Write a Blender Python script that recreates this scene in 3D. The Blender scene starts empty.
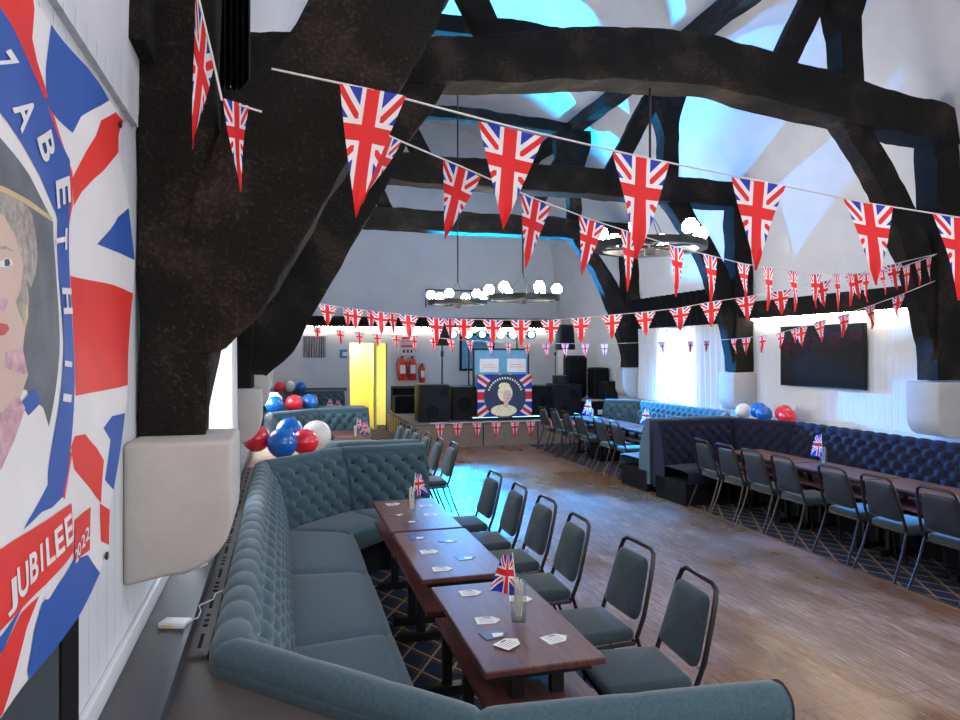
# jubilee party hall
BANNER=[('white', 0, [(1.192, 2.732), (1.575, 2.697), (1.7, 2.705), (1.97, 2.721), (2.2, 2.715), (2.437, 2.731), (2.352, 2.661), (2.339, 2.606), (2.422, 2.566), (2.513, 2.474), (2.577, 2.309), (2.544, 2.199), (2.482, 2.023), (2.422, 1.89), (2.366, 1.807), (2.261, 1.597), (2.236, 1.555), (2.236, 1.44), (2.177, 1.422), (2.11, 1.4), (2.008, 1.382), (1.547, 1.364), (1.417, 1.357), (1.192, 1.357)]), ('red', 1, [(1.192, 2.732), (1.564, 2.691), (1.569, 2.678), (1.536, 2.605), (1.586, 2.553), (1.628, 2.517), (1.514, 2.55), (1.417, 2.581), (1.192, 2.627)]), ('red', 1, [(1.536, 2.581), (1.569, 2.572), (1.734, 2.492), (1.848, 2.424), (1.864, 2.349), (1.832, 2.261), (1.848, 2.212), (1.824, 2.255), (1.808, 2.338), (1.832, 2.401), (1.713, 2.471), (1.616, 2.505)]), ('blue', 1, [(1.7, 2.705), (1.97, 2.721), (2.2, 2.715), (2.037, 2.638), (1.924, 2.58), (1.848, 2.516), (1.727, 2.512), (1.628, 2.507), (1.635, 2.581)]), ('red', 1, [(2.299, 2.714), (2.437, 2.731), (2.352, 2.661), (2.339, 2.606), (2.165, 2.525), (2.017, 2.45), (1.924, 2.393), (1.873, 2.349), (1.848, 2.41), (1.951, 2.499), (2.037, 2.567), (2.089, 2.623)]), ('blue', 1, [(2.497, 2.468), (2.577, 2.309), (2.224, 2.29), (2.068, 2.287), (2.165, 2.34), (2.261, 2.394)]), ('red', 1, [(1.856, 2.18), (2.212, 2.194), (2.544, 2.195), (2.482, 2.023), (2.422, 1.896), (2.121, 1.894), (1.856, 1.896)]), ('blue', 1, [(2.366, 1.813), (2.261, 1.597), (2.177, 1.641), (2.2, 1.75), (2.132, 1.791), (2.212, 1.817)]), ('red', 1, [(1.856, 1.801), (1.96, 1.794), (2.078, 1.744), (2.154, 1.7), (2.154, 1.581), (2.037, 1.644), (1.864, 1.72), (1.824, 1.779)]), ('red', 1, [(2.143, 1.583), (2.236, 1.544), (2.224, 1.446), (2.143, 1.478)]), ('red', 1, [(1.84, 1.759), (1.808, 1.706), (1.778, 1.666), (1.763, 1.676), (1.793, 1.731), (1.816, 1.774)]), ('blue', 2, [(1.192, 2.627), (1.417, 2.581), (1.616, 2.517), (1.706, 2.484), (1.824, 2.446), (1.84, 2.356), (1.848, 2.179), (1.848, 1.934), (1.824, 1.796), (1.808, 1.729), (1.763, 1.676), (1.68, 1.669), (1.616, 1.674), (1.525, 1.66), (1.552, 1.677), (1.641, 1.725), (1.673, 1.814), (1.748, 2.016), (1.741, 2.225), (1.741, 2.296), (1.598, 2.358), (1.417, 2.412), (1.192, 2.453)]), ('slate', 2, [(1.192, 2.421), (1.417, 2.37), (1.541, 2.342), (1.706, 2.281), (1.72, 2.2), (1.713, 2.026), (1.706, 2.0), (1.641, 1.843), (1.616, 1.851), (1.514, 1.928), (1.192, 1.959)]), ('gold', 3, [(1.192, 2.264), (1.417, 2.292), (1.541, 2.294), (1.693, 2.289), (1.7, 2.28), (1.541, 2.282), (1.417, 2.282), (1.192, 2.253)]), ('hair', 3, [(1.192, 2.253), (1.417, 2.282), (1.525, 2.281), (1.564, 2.23), (1.575, 2.19), (1.552, 2.148), (1.525, 2.122), (1.504, 2.145), (1.484, 2.189), (1.454, 2.218), (1.417, 2.241), (1.192, 2.221)]), ('skin', 3, [(1.192, 2.227), (1.417, 2.241), (1.454, 2.225), (1.494, 2.19), (1.509, 2.145), (1.514, 2.099), (1.504, 2.056), (1.494, 2.032), (1.489, 2.004), (1.514, 1.956), (1.484, 1.911), (1.417, 1.88), (1.192, 1.887)]), ('hair', 4, [(1.514, 2.265), (1.558, 2.248), (1.564, 2.22), (1.53, 2.196), (1.509, 2.227)]), ('white', 4, [(1.39, 2.155), (1.417, 2.166), (1.44, 2.167), (1.449, 2.159), (1.426, 2.151), (1.39, 2.147)]), ('eye', 5, [(1.412, 2.163), (1.43, 2.166), (1.435, 2.159), (1.43, 2.153), (1.412, 2.151)]), ('hair', 4, [(1.454, 2.094), (1.479, 2.114), (1.499, 2.169), (1.509, 2.145), (1.509, 2.098), (1.489, 2.056)]), ('pink', 4, [(1.332, 2.086), (1.39, 2.097), (1.426, 2.092), (1.408, 2.07), (1.332, 2.063)]), ('hair', 4, [(1.525, 2.281), (1.558, 2.268), (1.575, 2.23), (1.575, 2.19), (1.552, 2.148), (1.536, 2.173), (1.547, 2.217), (1.525, 2.248)]), ('hair', 4, [(1.373, 2.18), (1.426, 2.188), (1.454, 2.181), (1.426, 2.183), (1.373, 2.174)]), ('pink', 4, [(1.417, 2.0), (1.484, 2.007), (1.514, 1.956), (1.464, 1.963), (1.417, 1.972)]), ('lip', 4, [(1.381, 2.051), (1.421, 2.049), (1.43, 2.041), (1.412, 2.03), (1.381, 2.027)]), ('gold', 4, [(1.499, 2.09), (1.509, 2.087), (1.509, 2.064), (1.494, 2.045), (1.494, 2.067)]), ('white', 3, [(1.192, 1.872), (1.417, 1.871), (1.494, 1.91), (1.547, 1.907), (1.598, 1.887), (1.641, 1.843), (1.647, 1.724), (1.552, 1.677), (1.464, 1.653), (1.417, 1.653), (1.192, 1.654)]), ('pink', 4, [(1.192, 1.894), (1.417, 1.894), (1.474, 1.921), (1.509, 1.894), (1.474, 1.838), (1.426, 1.791), (1.192, 1.785)]), ('blue', 4, [(1.484, 1.905), (1.547, 1.93), (1.586, 1.9), (1.525, 1.878)]), ('red', 5, [(1.192, 1.654), (1.417, 1.653), (1.616, 1.652), (1.824, 1.649), (1.824, 1.536), (1.628, 1.522), (1.417, 1.514), (1.192, 1.509)]), ('red', 4, [(1.856, 1.603), (2.037, 1.595), (2.008, 1.49), (1.832, 1.51)]), ('blue', 3, [(1.988, 1.483), (2.11, 1.4), (2.008, 1.382), (1.547, 1.364), (1.536, 1.386), (1.569, 1.452), (1.61, 1.489), (1.816, 1.517)]), ('red', 3, [(1.417, 1.475), (1.504, 1.509), (1.598, 1.509), (1.53, 1.471), (1.445, 1.383), (1.417, 1.362), (1.192, 1.361), (1.192, 1.436)]), ('blue', 2, [(1.417, 1.503), (1.525, 1.52), (1.494, 1.511), (1.417, 1.475), (1.192, 1.444), (1.192, 1.495)]), ('white', 4, [(1.616, 1.495), (1.763, 1.53), (1.693, 1.501), (1.641, 1.487)])]
GLYPHS=[('Z', (1.381, 2.497), (0.052, -0.01), (0.103, 0.068), 6), ('A', (1.499, 2.45), (0.057, -0.037), (0.078, 0.057), 6), ('B', (1.635, 2.425), (0.056, -0.046), (0.094, 0.047), 6), ('E', (1.77, 2.36), (0.029, -0.065), (0.111, 0.038), 6), ('T', (1.77, 2.252), (0.0, -0.058), (0.096, 0.02), 6), ('H', (1.801, 2.117), (0.0, -0.069), (0.092, 0.006), 6), ('I', (1.778, 1.973), (-0.008, -0.03), (0.075, -0.004), 6), ('I', (1.763, 1.897), (-0.014, -0.04), (0.08, -0.008), 6), ('J', (1.454, 1.556), (0.058, 0.0), (-0.004, 0.063), 8), ('U', (1.509, 1.569), (0.062, 0.001), (-0.005, 0.062), 8), ('B', (1.564, 1.578), (0.05, 0.001), (-0.005, 0.06), 8), ('I', (1.604, 1.584), (0.03, 0.0), (-0.006, 0.058), 8), ('L', (1.654, 1.587), (0.058, 0.001), (-0.007, 0.06), 8), ('E', (1.713, 1.59), (0.068, 0.002), (-0.007, 0.062), 8), ('E', (1.785, 1.596), (0.068, 0.002), (-0.007, 0.066), 8), ('2', (1.848, 1.52), (0.044, -0.002), (0.0, 0.031), 8), ('0', (1.881, 1.527), (0.046, -0.002), (0.0, 0.031), 8), ('2', (1.933, 1.533), (0.049, -0.002), (0.0, 0.032), 8), ('2', (1.979, 1.539), (0.052, -0.001), (0.0, 0.033), 8)]
EYELETS=[(2.339, 2.691), (2.165, 1.431)]
STR_BIG=[(-0.034, 2.577, 2.999), (0.297, 2.41, 2.898), (0.869, 2.612, 2.884), (1.406, 2.564, 2.794), (2.094, 2.733, 2.782), (2.815, 2.841, 2.745), (3.751, 2.888, 2.695)]
PEN_BIG=[((0.188, 2.401, 2.907), (0.416, 2.417, 2.892), (0.238, 2.427, 2.459)), ((0.741, 2.648, 2.907), (0.99, 2.578, 2.845), (0.835, 2.622, 2.483)), ((1.28, 2.571, 2.806), (1.535, 2.556, 2.777), (1.391, 2.568, 2.379)), ((1.979, 2.766, 2.8), (2.217, 2.698, 2.759), (2.072, 2.74, 2.37)), ((2.699, 2.874, 2.765), (2.94, 2.806, 2.725), (2.867, 2.826, 2.335)), ((3.306, 2.91, 2.735), (3.576, 2.834, 2.687), (3.448, 2.87, 2.275))]
STR_MID=[(0.344, 2.792, 2.89), (0.519, 3.179, 2.965), (0.965, 3.78, 3.031), (1.484, 4.049, 2.946), (2.131, 4.593, 2.943), (3.141, 5.139, 2.87), (4.065, 5.501, 2.805), (5.056, 5.741, 2.769), (5.78, 5.848, 2.813), (6.337, 5.898, 2.909), (6.822, 5.969, 3.053)]
PEN_MID=[((0.395, 2.934, 2.921), (0.502, 3.048, 2.921), (0.338, 3.022, 2.634)), ((0.863, 3.809, 3.07), (1.067, 3.751, 2.975), (0.874, 3.806, 2.624)), ((1.413, 4.069, 2.971), (1.59, 4.019, 2.891), (1.436, 4.062, 2.504)), ((2.038, 4.611, 2.97), (2.224, 4.576, 2.901), (2.062, 4.613, 2.55)), ((2.472, 4.821, 2.932), (2.635, 4.859, 2.904), (2.538, 4.844, 2.459)), ((3.056, 5.122, 2.885), (3.227, 5.156, 2.859), (3.149, 5.137, 2.456)), ((3.502, 5.306, 2.851), (3.677, 5.342, 2.83), (3.597, 5.322, 2.427)), ((3.977, 5.476, 2.813), (4.152, 5.526, 2.802), (4.065, 5.501, 2.475)), ((4.303, 5.554, 2.795), (4.475, 5.617, 2.793), (4.389, 5.585, 2.385)), ((4.653, 5.636, 2.782), (4.824, 5.703, 2.781), (4.747, 5.667, 2.385)), ((4.963, 5.716, 2.772), (5.149, 5.765, 2.775), (5.074, 5.735, 2.434)), ((5.268, 5.745, 2.779), (5.43, 5.828, 2.794), (5.378, 5.778, 2.411)), ((5.463, 5.777, 2.791), (5.634, 5.853, 2.806), (5.568, 5.81, 2.467)), ((5.693, 5.81, 2.805), (5.868, 5.885, 2.827), (5.8, 5.842, 2.514)), ((5.932, 5.834, 2.84), (6.109, 5.906, 2.869), (6.03, 5.867, 2.593)), ((6.263, 5.865, 2.897), (6.444, 5.935, 2.937), (6.363, 5.897, 2.624)), ((6.46, 5.888, 2.951), (6.631, 5.969, 2.991), (6.556, 5.926, 2.706)), ((6.641, 5.912, 3.005), (6.807, 5.998, 3.042), (6.734, 5.952, 2.756))]
STR_HALL=[(0.099, 9.325, 2.707), (0.266, 9.486, 2.67), (0.569, 9.4, 2.618), (0.901, 9.202, 2.559), (1.225, 9.007, 2.514), (1.542, 8.813, 2.47), (1.863, 8.618, 2.427), (2.465, 8.136, 2.389), (3.069, 7.758, 2.379), (3.37, 7.568, 2.398), (3.674, 7.378, 2.428), (3.992, 7.185, 2.457), (4.322, 6.987, 2.497), (4.629, 6.849, 2.561), (4.975, 6.699, 2.613), (5.305, 6.553, 2.675), (5.705, 6.388, 2.77), (6.097, 6.278, 2.869), (6.436, 6.13, 2.962), (6.888, 6.002, 3.071)]
PEN_HALL=[((0.158, 9.516, 2.705), (0.373, 9.455, 2.652), (0.253, 9.489, 2.381)), ((0.443, 9.436, 2.64), (0.696, 9.364, 2.598), (0.582, 9.396, 2.342)), ((0.742, 9.213, 2.581), (0.915, 9.279, 2.563), (0.828, 9.246, 2.311)), ((0.8, 9.227, 2.574), (1.025, 9.163, 2.544), (0.925, 9.191, 2.284)), ((1.024, 9.037, 2.536), (1.188, 9.12, 2.526), (1.118, 9.075, 2.273)), ((1.095, 9.043, 2.529), (1.355, 8.97, 2.499), (1.225, 9.007, 2.231)), ((1.267, 8.893, 2.502), (1.444, 8.962, 2.49), (1.367, 8.924, 2.24)), ((1.407, 8.851, 2.486), (1.676, 8.775, 2.455), (1.554, 8.81, 2.178)), ((1.742, 8.653, 2.441), (1.984, 8.584, 2.423), (1.875, 8.615, 2.088)), ((1.924, 8.463, 2.418), (2.107, 8.534, 2.418), (2.015, 8.499, 2.143)), ((2.034, 8.417, 2.413), (2.296, 8.343, 2.403), (2.165, 8.38, 2.136)), ((2.337, 8.172, 2.393), (2.594, 8.1, 2.389), (2.465, 8.136, 2.097)), ((2.634, 7.988, 2.384), (2.888, 7.916, 2.384), (2.761, 7.952, 2.072)), ((2.944, 7.793, 2.379), (3.195, 7.722, 2.388), (3.069, 7.758, 2.083)), ((3.246, 7.603, 2.39), (3.494, 7.533, 2.411), (3.37, 7.568, 2.105)), ((3.552, 7.413, 2.416), (3.797, 7.344, 2.44), (3.674, 7.378, 2.15)), ((3.871, 7.219, 2.446), (4.113, 7.151, 2.472), (4.003, 7.182, 2.183)), ((4.197, 7.023, 2.482), (4.447, 6.952, 2.522), (4.333, 6.984, 2.237)), ((4.505, 6.884, 2.536), (4.753, 6.813, 2.579), (4.64, 6.846, 2.28)), ((4.857, 6.732, 2.595), (5.093, 6.665, 2.634), (4.986, 6.696, 2.345)), ((5.188, 6.587, 2.654), (5.423, 6.52, 2.702), (5.327, 6.547, 2.41)), ((5.59, 6.401, 2.745), (5.82, 6.376, 2.797), (5.737, 6.379, 2.484)), ((5.959, 6.317, 2.834), (6.171, 6.257, 2.888), (6.107, 6.275, 2.575)), ((6.303, 6.133, 2.93), (6.55, 6.135, 2.987), (6.469, 6.122, 2.675))]
STR_FAR=[(0.254, 13.646, 2.566), (0.635, 13.538, 2.471), (1.052, 13.42, 2.415), (1.724, 13.23, 2.339), (2.395, 13.04, 2.302), (3.223, 12.702, 2.225), (4.253, 12.307, 2.167), (5.639, 11.811, 2.147), (6.425, 10.965, 2.176), (6.703, 10.055, 2.181), (6.825, 9.189, 2.214), (6.777, 8.371, 2.269), (6.706, 7.872, 2.336), (6.656, 7.47, 2.399), (6.632, 7.061, 2.455), (6.628, 6.647, 2.539), (6.605, 6.238, 2.624), (6.732, 5.89, 2.761)]
PEN_FAR=[((0.543, 13.541, 2.493), (0.727, 13.536, 2.46), (0.653, 13.533, 2.226)), ((0.96, 13.42, 2.426), (1.145, 13.42, 2.405), (1.071, 13.415, 2.132)), ((1.304, 13.323, 2.386), (1.491, 13.323, 2.367), (1.415, 13.318, 2.112)), ((1.624, 13.259, 2.351), (1.824, 13.202, 2.334), (1.742, 13.225, 2.094)), ((1.974, 13.132, 2.325), (2.164, 13.133, 2.316), (2.087, 13.128, 2.056)), ((2.3, 13.04, 2.306), (2.491, 13.041, 2.294), (2.413, 13.035, 2.0)), ((2.642, 12.885, 2.277), (2.822, 12.922, 2.264), (2.75, 12.898, 2.007)), ((2.957, 12.755, 2.247), (3.14, 12.792, 2.234), (3.066, 12.769, 1.978)), ((3.296, 12.611, 2.219), (3.467, 12.672, 2.213), (3.4, 12.637, 1.954)), ((3.645, 12.477, 2.199), (3.819, 12.538, 2.193), (3.75, 12.502, 1.917)), ((3.957, 12.356, 2.182), (4.133, 12.417, 2.176), (4.063, 12.382, 1.918)), ((4.293, 12.224, 2.165), (4.459, 12.303, 2.165), (4.393, 12.258, 1.906)), ((4.615, 12.115, 2.161), (4.797, 12.175, 2.16), (4.724, 12.14, 1.883)), ((4.944, 11.997, 2.156), (5.128, 12.057, 2.156), (5.053, 12.022, 1.897)), ((5.288, 11.874, 2.151), (5.475, 11.933, 2.151), (5.399, 11.899, 1.893)), ((5.598, 11.726, 2.146), (5.788, 11.785, 2.152), (5.711, 11.751, 1.892)), ((6.328, 10.934, 2.173), (6.523, 10.997, 2.178), (6.442, 10.96, 1.965)), ((6.52, 10.342, 2.177), (6.706, 10.424, 2.181), (6.629, 10.378, 1.977)), ((6.61, 10.014, 2.178), (6.797, 10.097, 2.186), (6.719, 10.051, 2.0)), ((6.709, 9.398, 2.2), (6.887, 9.495, 2.21), (6.812, 9.442, 1.97)), ((6.722, 9.158, 2.208), (6.928, 9.22, 2.225), (6.84, 9.185, 1.954)), ((6.709, 8.769, 2.23), (6.915, 8.834, 2.252), (6.826, 8.798, 1.99)), ((6.675, 8.337, 2.258), (6.88, 8.405, 2.289), (6.791, 8.368, 2.042)), ((6.635, 7.997, 2.297), (6.832, 8.078, 2.332), (6.746, 8.034, 2.123)), ((6.605, 7.885, 2.308), (6.808, 7.859, 2.366), (6.719, 7.868, 2.067)), ((6.547, 7.46, 2.371), (6.766, 7.48, 2.422), (6.668, 7.467, 2.129)), ((6.522, 7.047, 2.432), (6.743, 7.076, 2.484), (6.644, 7.058, 2.184)), ((6.518, 6.623, 2.512), (6.739, 6.671, 2.568), (6.639, 6.644, 2.269)), ((6.493, 6.217, 2.594), (6.718, 6.258, 2.658), (6.616, 6.235, 2.379))]
STR_POST=[(-0.284, 2.574, 3.413), (-0.274, 2.572, 3.207), (-0.231, 2.559, 3.018), (-0.2, 2.571, 2.871), (-0.154, 2.579, 2.864), (-0.068, 2.586, 2.847)]
PEN_POST=[((-0.287, 2.575, 3.248), (-0.224, 2.558, 2.994), (-0.29, 2.576, 2.693)), ((-0.191, 2.506, 2.856), (-0.113, 2.631, 2.879), (-0.147, 2.567, 2.555))]
import bpy, math, random
from math import sin, cos, pi, sqrt, radians
from mathutils import Vector, Matrix, noise
random.seed(7)
SC = bpy.context.scene
COL = SC.collection

# ------------------------------------------------------------------ node helper
class NT:
    def __init__(self, name):
        self.mat = bpy.data.materials.new(name); self.mat.use_nodes = True
        self.t = self.mat.node_tree; self.t.nodes.clear()
        self.out = self.t.nodes.new('ShaderNodeOutputMaterial')
    def n(self, kind, **kw):
        nd = self.t.nodes.new(kind)
        for k, v in kw.items(): setattr(nd, k, v)
        return nd
    def put(self, sock, v):
        if isinstance(v, bpy.types.NodeSocket): self.t.links.new(v, sock)
        elif v is not None: sock.default_value = v
    def m(self, op, a, b=None, c=None):
        nd = self.n('ShaderNodeMath', operation=op)
        self.put(nd.inputs[0], a)
        if b is not None: self.put(nd.inputs[1], b)
        if c is not None: self.put(nd.inputs[2], c)
        return nd.outputs[0]
    def mix(self, f, a, b):
        nd = self.n('ShaderNodeMix', data_type='RGBA')
        self.put(nd.inputs[0], f); self.put(nd.inputs[6], c4(a)); self.put(nd.inputs[7], c4(b))
        return nd.outputs[2]
    def xyz(self, kind='Object', scale=(1, 1, 1)):
        tc = self.n('ShaderNodeTexCoord'); mp = self.n('ShaderNodeMapping')
        self.t.links.new(tc.outputs[kind], mp.inputs[0]); mp.inputs['Scale'].default_value = scale
        return mp.outputs[0]
    def sep(self, v):
        s = self.n('ShaderNodeSeparateXYZ'); self.t.links.new(v, s.inputs[0]); return s.outputs
    def noise(self, vec, scale=5, detail=3, rough=.5):
        nd = self.n('ShaderNodeTexNoise'); self.t.links.new(vec, nd.inputs['Vector'])
        nd.inputs['Scale'].default_value = scale; nd.inputs['Detail'].default_value = detail
        nd.inputs['Roughness'].default_value = rough
        return nd.outputs[0]
    def ramp(self, f, stops):
        nd = self.n('ShaderNodeValToRGB'); cr = nd.color_ramp
        while len(cr.elements) < len(stops): cr.elements.new(.5)
        for e, (p, c) in zip(cr.elements, stops): e.position = p; e.color = c4(c)
        self.put(nd.inputs[0], f); return nd.outputs[0]
    def bump(self, h, strength=.3, dist=.01):
        nd = self.n('ShaderNodeBump'); nd.inputs['Strength'].default_value = strength
        nd.inputs['Distance'].default_value = dist; self.put(nd.inputs['Height'], h); return nd.outputs[0]
    def bsdf(self, col, rough=.6, metal=0, normal=None, spec=None, sheen=None, trans=None, alpha=None, coat=None):
        b = self.n('ShaderNodeBsdfPrincipled')
        self.put(b.inputs['Base Color'], c4(col)); self.put(b.inputs['Roughness'], rough)
        b.inputs['Metallic'].default_value = metal
        if normal is not None: self.t.links.new(normal, b.inputs['Normal'])
        if spec is not None: b.inputs['Specular IOR Level'].default_value = spec
        if sheen: b.inputs['Sheen Weight'].default_value = sheen
        if trans: b.inputs['Transmission Weight'].default_value = trans
        if coat: b.inputs['Coat Weight'].default_value = coat
        if alpha is not None: self.put(b.inputs['Alpha'], alpha)
        self.t.links.new(b.outputs[0], self.out.inputs[0]); return b
def c4(c):
    if isinstance(c, (tuple, list)) and len(c) == 3: return (c[0], c[1], c[2], 1)
    return c
def srgb(r, g, b):
    f = lambda v: (v/255/12.92) if v/255 <= .04045 else ((v/255+.055)/1.055)**2.4
    return (f(r), f(g), f(b))
def plain(name, col, rough=.6, metal=0, var=.12, nscale=8, bump=0, bscale=60, **kw):
    N = NT(name); v = N.xyz()
    f = N.noise(v, nscale, 3)
    dark = tuple(x*(1-var) for x in col); lite = tuple(min(1, x*(1+var)) for x in col)
    nm = N.bump(N.noise(v, bscale, 2), bump, .004) if bump else None
    N.bsdf(N.ramp(f, [(.3, dark), (.7, lite)]), rough, metal, nm, **kw)
    return N.mat
def glow(name, col, strength):
    N = NT(name); e = N.n('ShaderNodeEmission'); e.inputs[0].default_value = c4(col); e.inputs[1].default_value = strength
    N.t.links.new(e.outputs[0], N.out.inputs[0]); return N.mat

M = {}
# old oak, tarred nearly black
def timber_mat():
    N = NT('black_oak'); v = N.xyz()
    big = N.noise(v, 2.2, 5, .6); fine = N.noise(N.xyz(scale=(9, 9, 9)), 6, 6, .7)
    col = N.ramp(big, [(.25, (.004, .0035, .003)), (.55, (.013, .010, .008)), (.68, (.040, .024, .015)), (.85, (.012, .009, .007))])
    col = N.mix(N.ramp(N.m('MULTIPLY', fine, N.m('ADD', big, .5)), [(.56, (0, 0, 0)), (.72, (.7, .7, .7))]), col, (.07, .066, .062))  # grey specks paint light catching the rough grain into the colour
    h = N.m('ADD', N.m('MULTIPLY', big, .6), N.m('MULTIPLY', fine, .6))
    N.bsdf(col, .8, 0, N.bump(h, 1.0, .05), spec=.22)
    return N.mat
M['oak'] = timber_mat()
M['white_plaster'] = plain('white_plaster', (.62, .61, .64), .85, var=.04, nscale=3, bump=.25, bscale=14)
M['grey_plaster'] = plain('grey_plaster', (.60, .61, .63), .85, var=.04, nscale=2, bump=.15, bscale=14)
M['cream_plaster'] = plain('cream_plaster', (.42, .395, .37), .8, var=.07, nscale=5, bump=.4, bscale=22)
def boards(name, col, axis, pitch=.1, strength=.8):
    N = NT(name); s = N.sep(N.xyz())
    f = N.m('FRACT', N.m('DIVIDE', s[axis], pitch))
    e = N.m('MINIMUM', f, N.m('SUBTRACT', 1, f))
    g = N.m('SMOOTH_MIN', N.m('MULTIPLY', e, 14), 1.0, .3)
    N.bsdf(N.mix(N.noise(N.xyz(), 1.5, 3), tuple(x*.94 for x in col), col), .5, 0, N.bump(g, strength, .006))
    return N.mat
M['boards'] = boards('white_matchboard', (.62, .63, .66), 1)
M['dark_panel'] = plain('black_dado', (.012, .012, .014), .5)
M['black_metal'] = plain('black_metal', (.008, .008, .009), .45, .2)
M['brown_metal'] = plain('dark_chair_tube', (.018, .010, .010), .36, .3)
M['black'] = plain('matt_black', (.007, .007, .009), .6, bump=.2, spec=.25)
M['black_cloth'] = plain('black_cloth', (.006, .006, .008), .85, spec=.15)
M['grille'] = plain('speaker_cloth', (.009, .009, .012), .8, bump=.5, bscale=300, spec=.2)
def fabric(name, col, k=1.0, sheen=.25):
    N = NT(name); v = N.xyz()
    f = N.noise(v, 90, 3, .7); g = N.noise(v, 3, 2)
    c1 = tuple(x*.72 for x in col); c2 = tuple(x*1.3 for x in col)
    c = N.mix(N.m('MULTIPLY', g, .25), N.ramp(f, [(.3, c1), (.7, c2)]), tuple(x*1.5 for x in col))
    N.bsdf(c, .9, 0, N.bump(f, .35, .002), sheen=sheen, spec=.2)
    return N.mat
M['sofa'] = fabric('teal_grey_upholstery', (.038, .076, .096))
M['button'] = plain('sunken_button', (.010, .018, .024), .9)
M['sofa_shaded'] = fabric('shaded_upholstery', (.010, .010, .027), sheen=.04)  # sofa fabric with shade put into the colour, for the unlit right booth
M['chair'] = fabric('chair_upholstery', (.026, .043, .052))
M['chair_back'] = plain('chair_back_vinyl', (.016, .020, .032), .6)
M['ledge'] = plain('dark_grey_paint', (.055, .056, .060), .5, var=.1)
M['casing'] = plain('taupe_painted_board', (.066, .056, .050), .55, var=.08)
M['lip'] = plain('blue_grey_paint', (.045, .055, .068), .45)
def table_mat():
    N = NT('mahogany_tabletop')
    v = N.xyz(scale=(7, .9, 1)); f = N.noise(v, 5, 6, .6); g = N.noise(N.xyz(scale=(40, 2, 1)), 4, 3)
    c = N.ramp(N.m('ADD', N.m('MULTIPLY', f, .7), N.m('MULTIPLY', g, .3)), [(.3, (.040, .012, .011)), (.5, (.095, .030, .028)), (.7, (.15, .054, .046))])
    N.bsdf(c, .46, 0, N.bump(g, .05, .001), spec=.32)
    return N.mat
M['table'] = table_mat()
def floor_mat():
    N = NT('worn_dance_floor')
    s = N.sep(N.xyz())
    bx = N.m('DIVIDE', s[0], .085); bi = N.m('FLOOR', bx); fr = N.m('FRACT', bx)
    comb = N.n('ShaderNodeCombineXYZ'); N.put(comb.inputs[0], N.m('MULTIPLY', bi, 7.31)); N.put(comb.inputs[1], N.m('MULTIPLY', s[1], .35))
    tone = N.noise(comb.outputs[0], 1.0, 3, .6)
    grain = N.noise(N.xyz(scale=(18, 1.1, 1)), 5, 6, .65)
    patch = N.noise(N.xyz(scale=(.8, .5, 1)), .9, 4, .55)
    p2 = N.noise(N.xyz(scale=(1.6, .5, 1)), 2.1, 4, .6)
    worn = N.ramp(grain, [(.32, (.115, .058, .040)), (.5, (.33, .19, .135)), (.68, (.62, .45, .38))])
    varn = N.ramp(grain, [(.3, (.10, .040, .015)), (.6, (.30, .13, .040)), (.8, (.46, .25, .08))])
    c = N.mix(N.ramp(patch, [(.49, (0, 0, 0)), (.56, (.8, .8, .8))]), worn, varn)
    c = N.mix(N.ramp(p2, [(.42, (.55, .55, .55)), (.60, (0, 0, 0))]), c, (.13, .072, .045))
    c = N.mix(N.m('MULTIPLY', tone, .45), c, (.07, .035, .02))
    joint = N.m('LESS_THAN', N.m('MINIMUM', fr, N.m('SUBTRACT', 1, fr)), .035)
    c = N.mix(N.m('MULTIPLY', joint, .6), c, (.03, .018, .012))
    sheet = N.m('FRACT', N.m('DIVIDE', N.m('ADD', s[1], .4), 1.22))
    c = N.mix(N.m('MULTIPLY', N.m('LESS_THAN', sheet, .006), .6), c, (.03, .018, .012))
    rough = N.ramp(patch, [(.45, (.42, .42, .42)), (.62, (.24, .24, .24))])
    N.bsdf(c, rough, 0, N.bump(grain, .08, .002), spec=.45)
    return N.mat
M['floor'] = floor_mat()
def carpet_mat():
    N = NT('diamond_lattice_carpet')
    s = N.sep(N.xyz())
    u = N.m('DIVIDE', s[0], .21); w = N.m('DIVIDE', s[1], .36)
    def line(a, wd):
        f = N.m('FRACT', a); return N.m('LESS_THAN', N.m('MINIMUM', f, N.m('SUBTRACT', 1, f)), wd)
    a = N.m('ADD', u, w); b = N.m('SUBTRACT', u, w)
    l = N.m('MAXIMUM', line(a, .05), line(b, .05))
    l2 = N.m('MAXIMUM', line(N.m('ADD', a, .17), .022), line(N.m('ADD', b, .17), .022))
    speck = N.noise(N.xyz(), 160, 2)
    c = N.mix(N.m('MULTIPLY', speck, .6), (.010, .018, .042), (.032, .046, .082))
    c = N.mix(N.m('MULTIPLY', l2, .7), c, (.12, .075, .04))
    c = N.mix(l, c, (.27, .17, .095))
    N.bsdf(c, .95, 0, N.bump(speck, .4, .004), spec=.1)
    return N.mat
M['carpet'] = carpet_mat()
M['brass_trim'] = plain('floor_edge_strip', (.16, .13, .08), .4, .6)
M['stage_front'] = plain('stage_front_board', (.17, .125, .105), .6, var=.1)
M['stage_top'] = plain('grey_stage_carpet', (.11, .095, .09), .9, bump=.3)
M['tan'] = plain('tan_tape', (.42, .33, .2), .6)
M['yellow'] = plain('yellow_paint', (.95, .84, .27), .5, var=.03)
M['white_gloss'] = plain('white_gloss', (.62, .64, .66), .35, var=.03)
M['string'] = plain('white_ribbon', (.62, .58, .56), .7)
M['paper'] = plain('white_card', (.72, .70, .66), .6, var=.03)
M['ink'] = plain('printing_ink', (.05, .05, .06), .6)
M['mat_dark'] = plain('dark_print', (.035, .045, .075), .45)
M['red_paint'] = plain('red_extinguisher', (.62, .03, .02), .25, var=.05)
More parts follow.
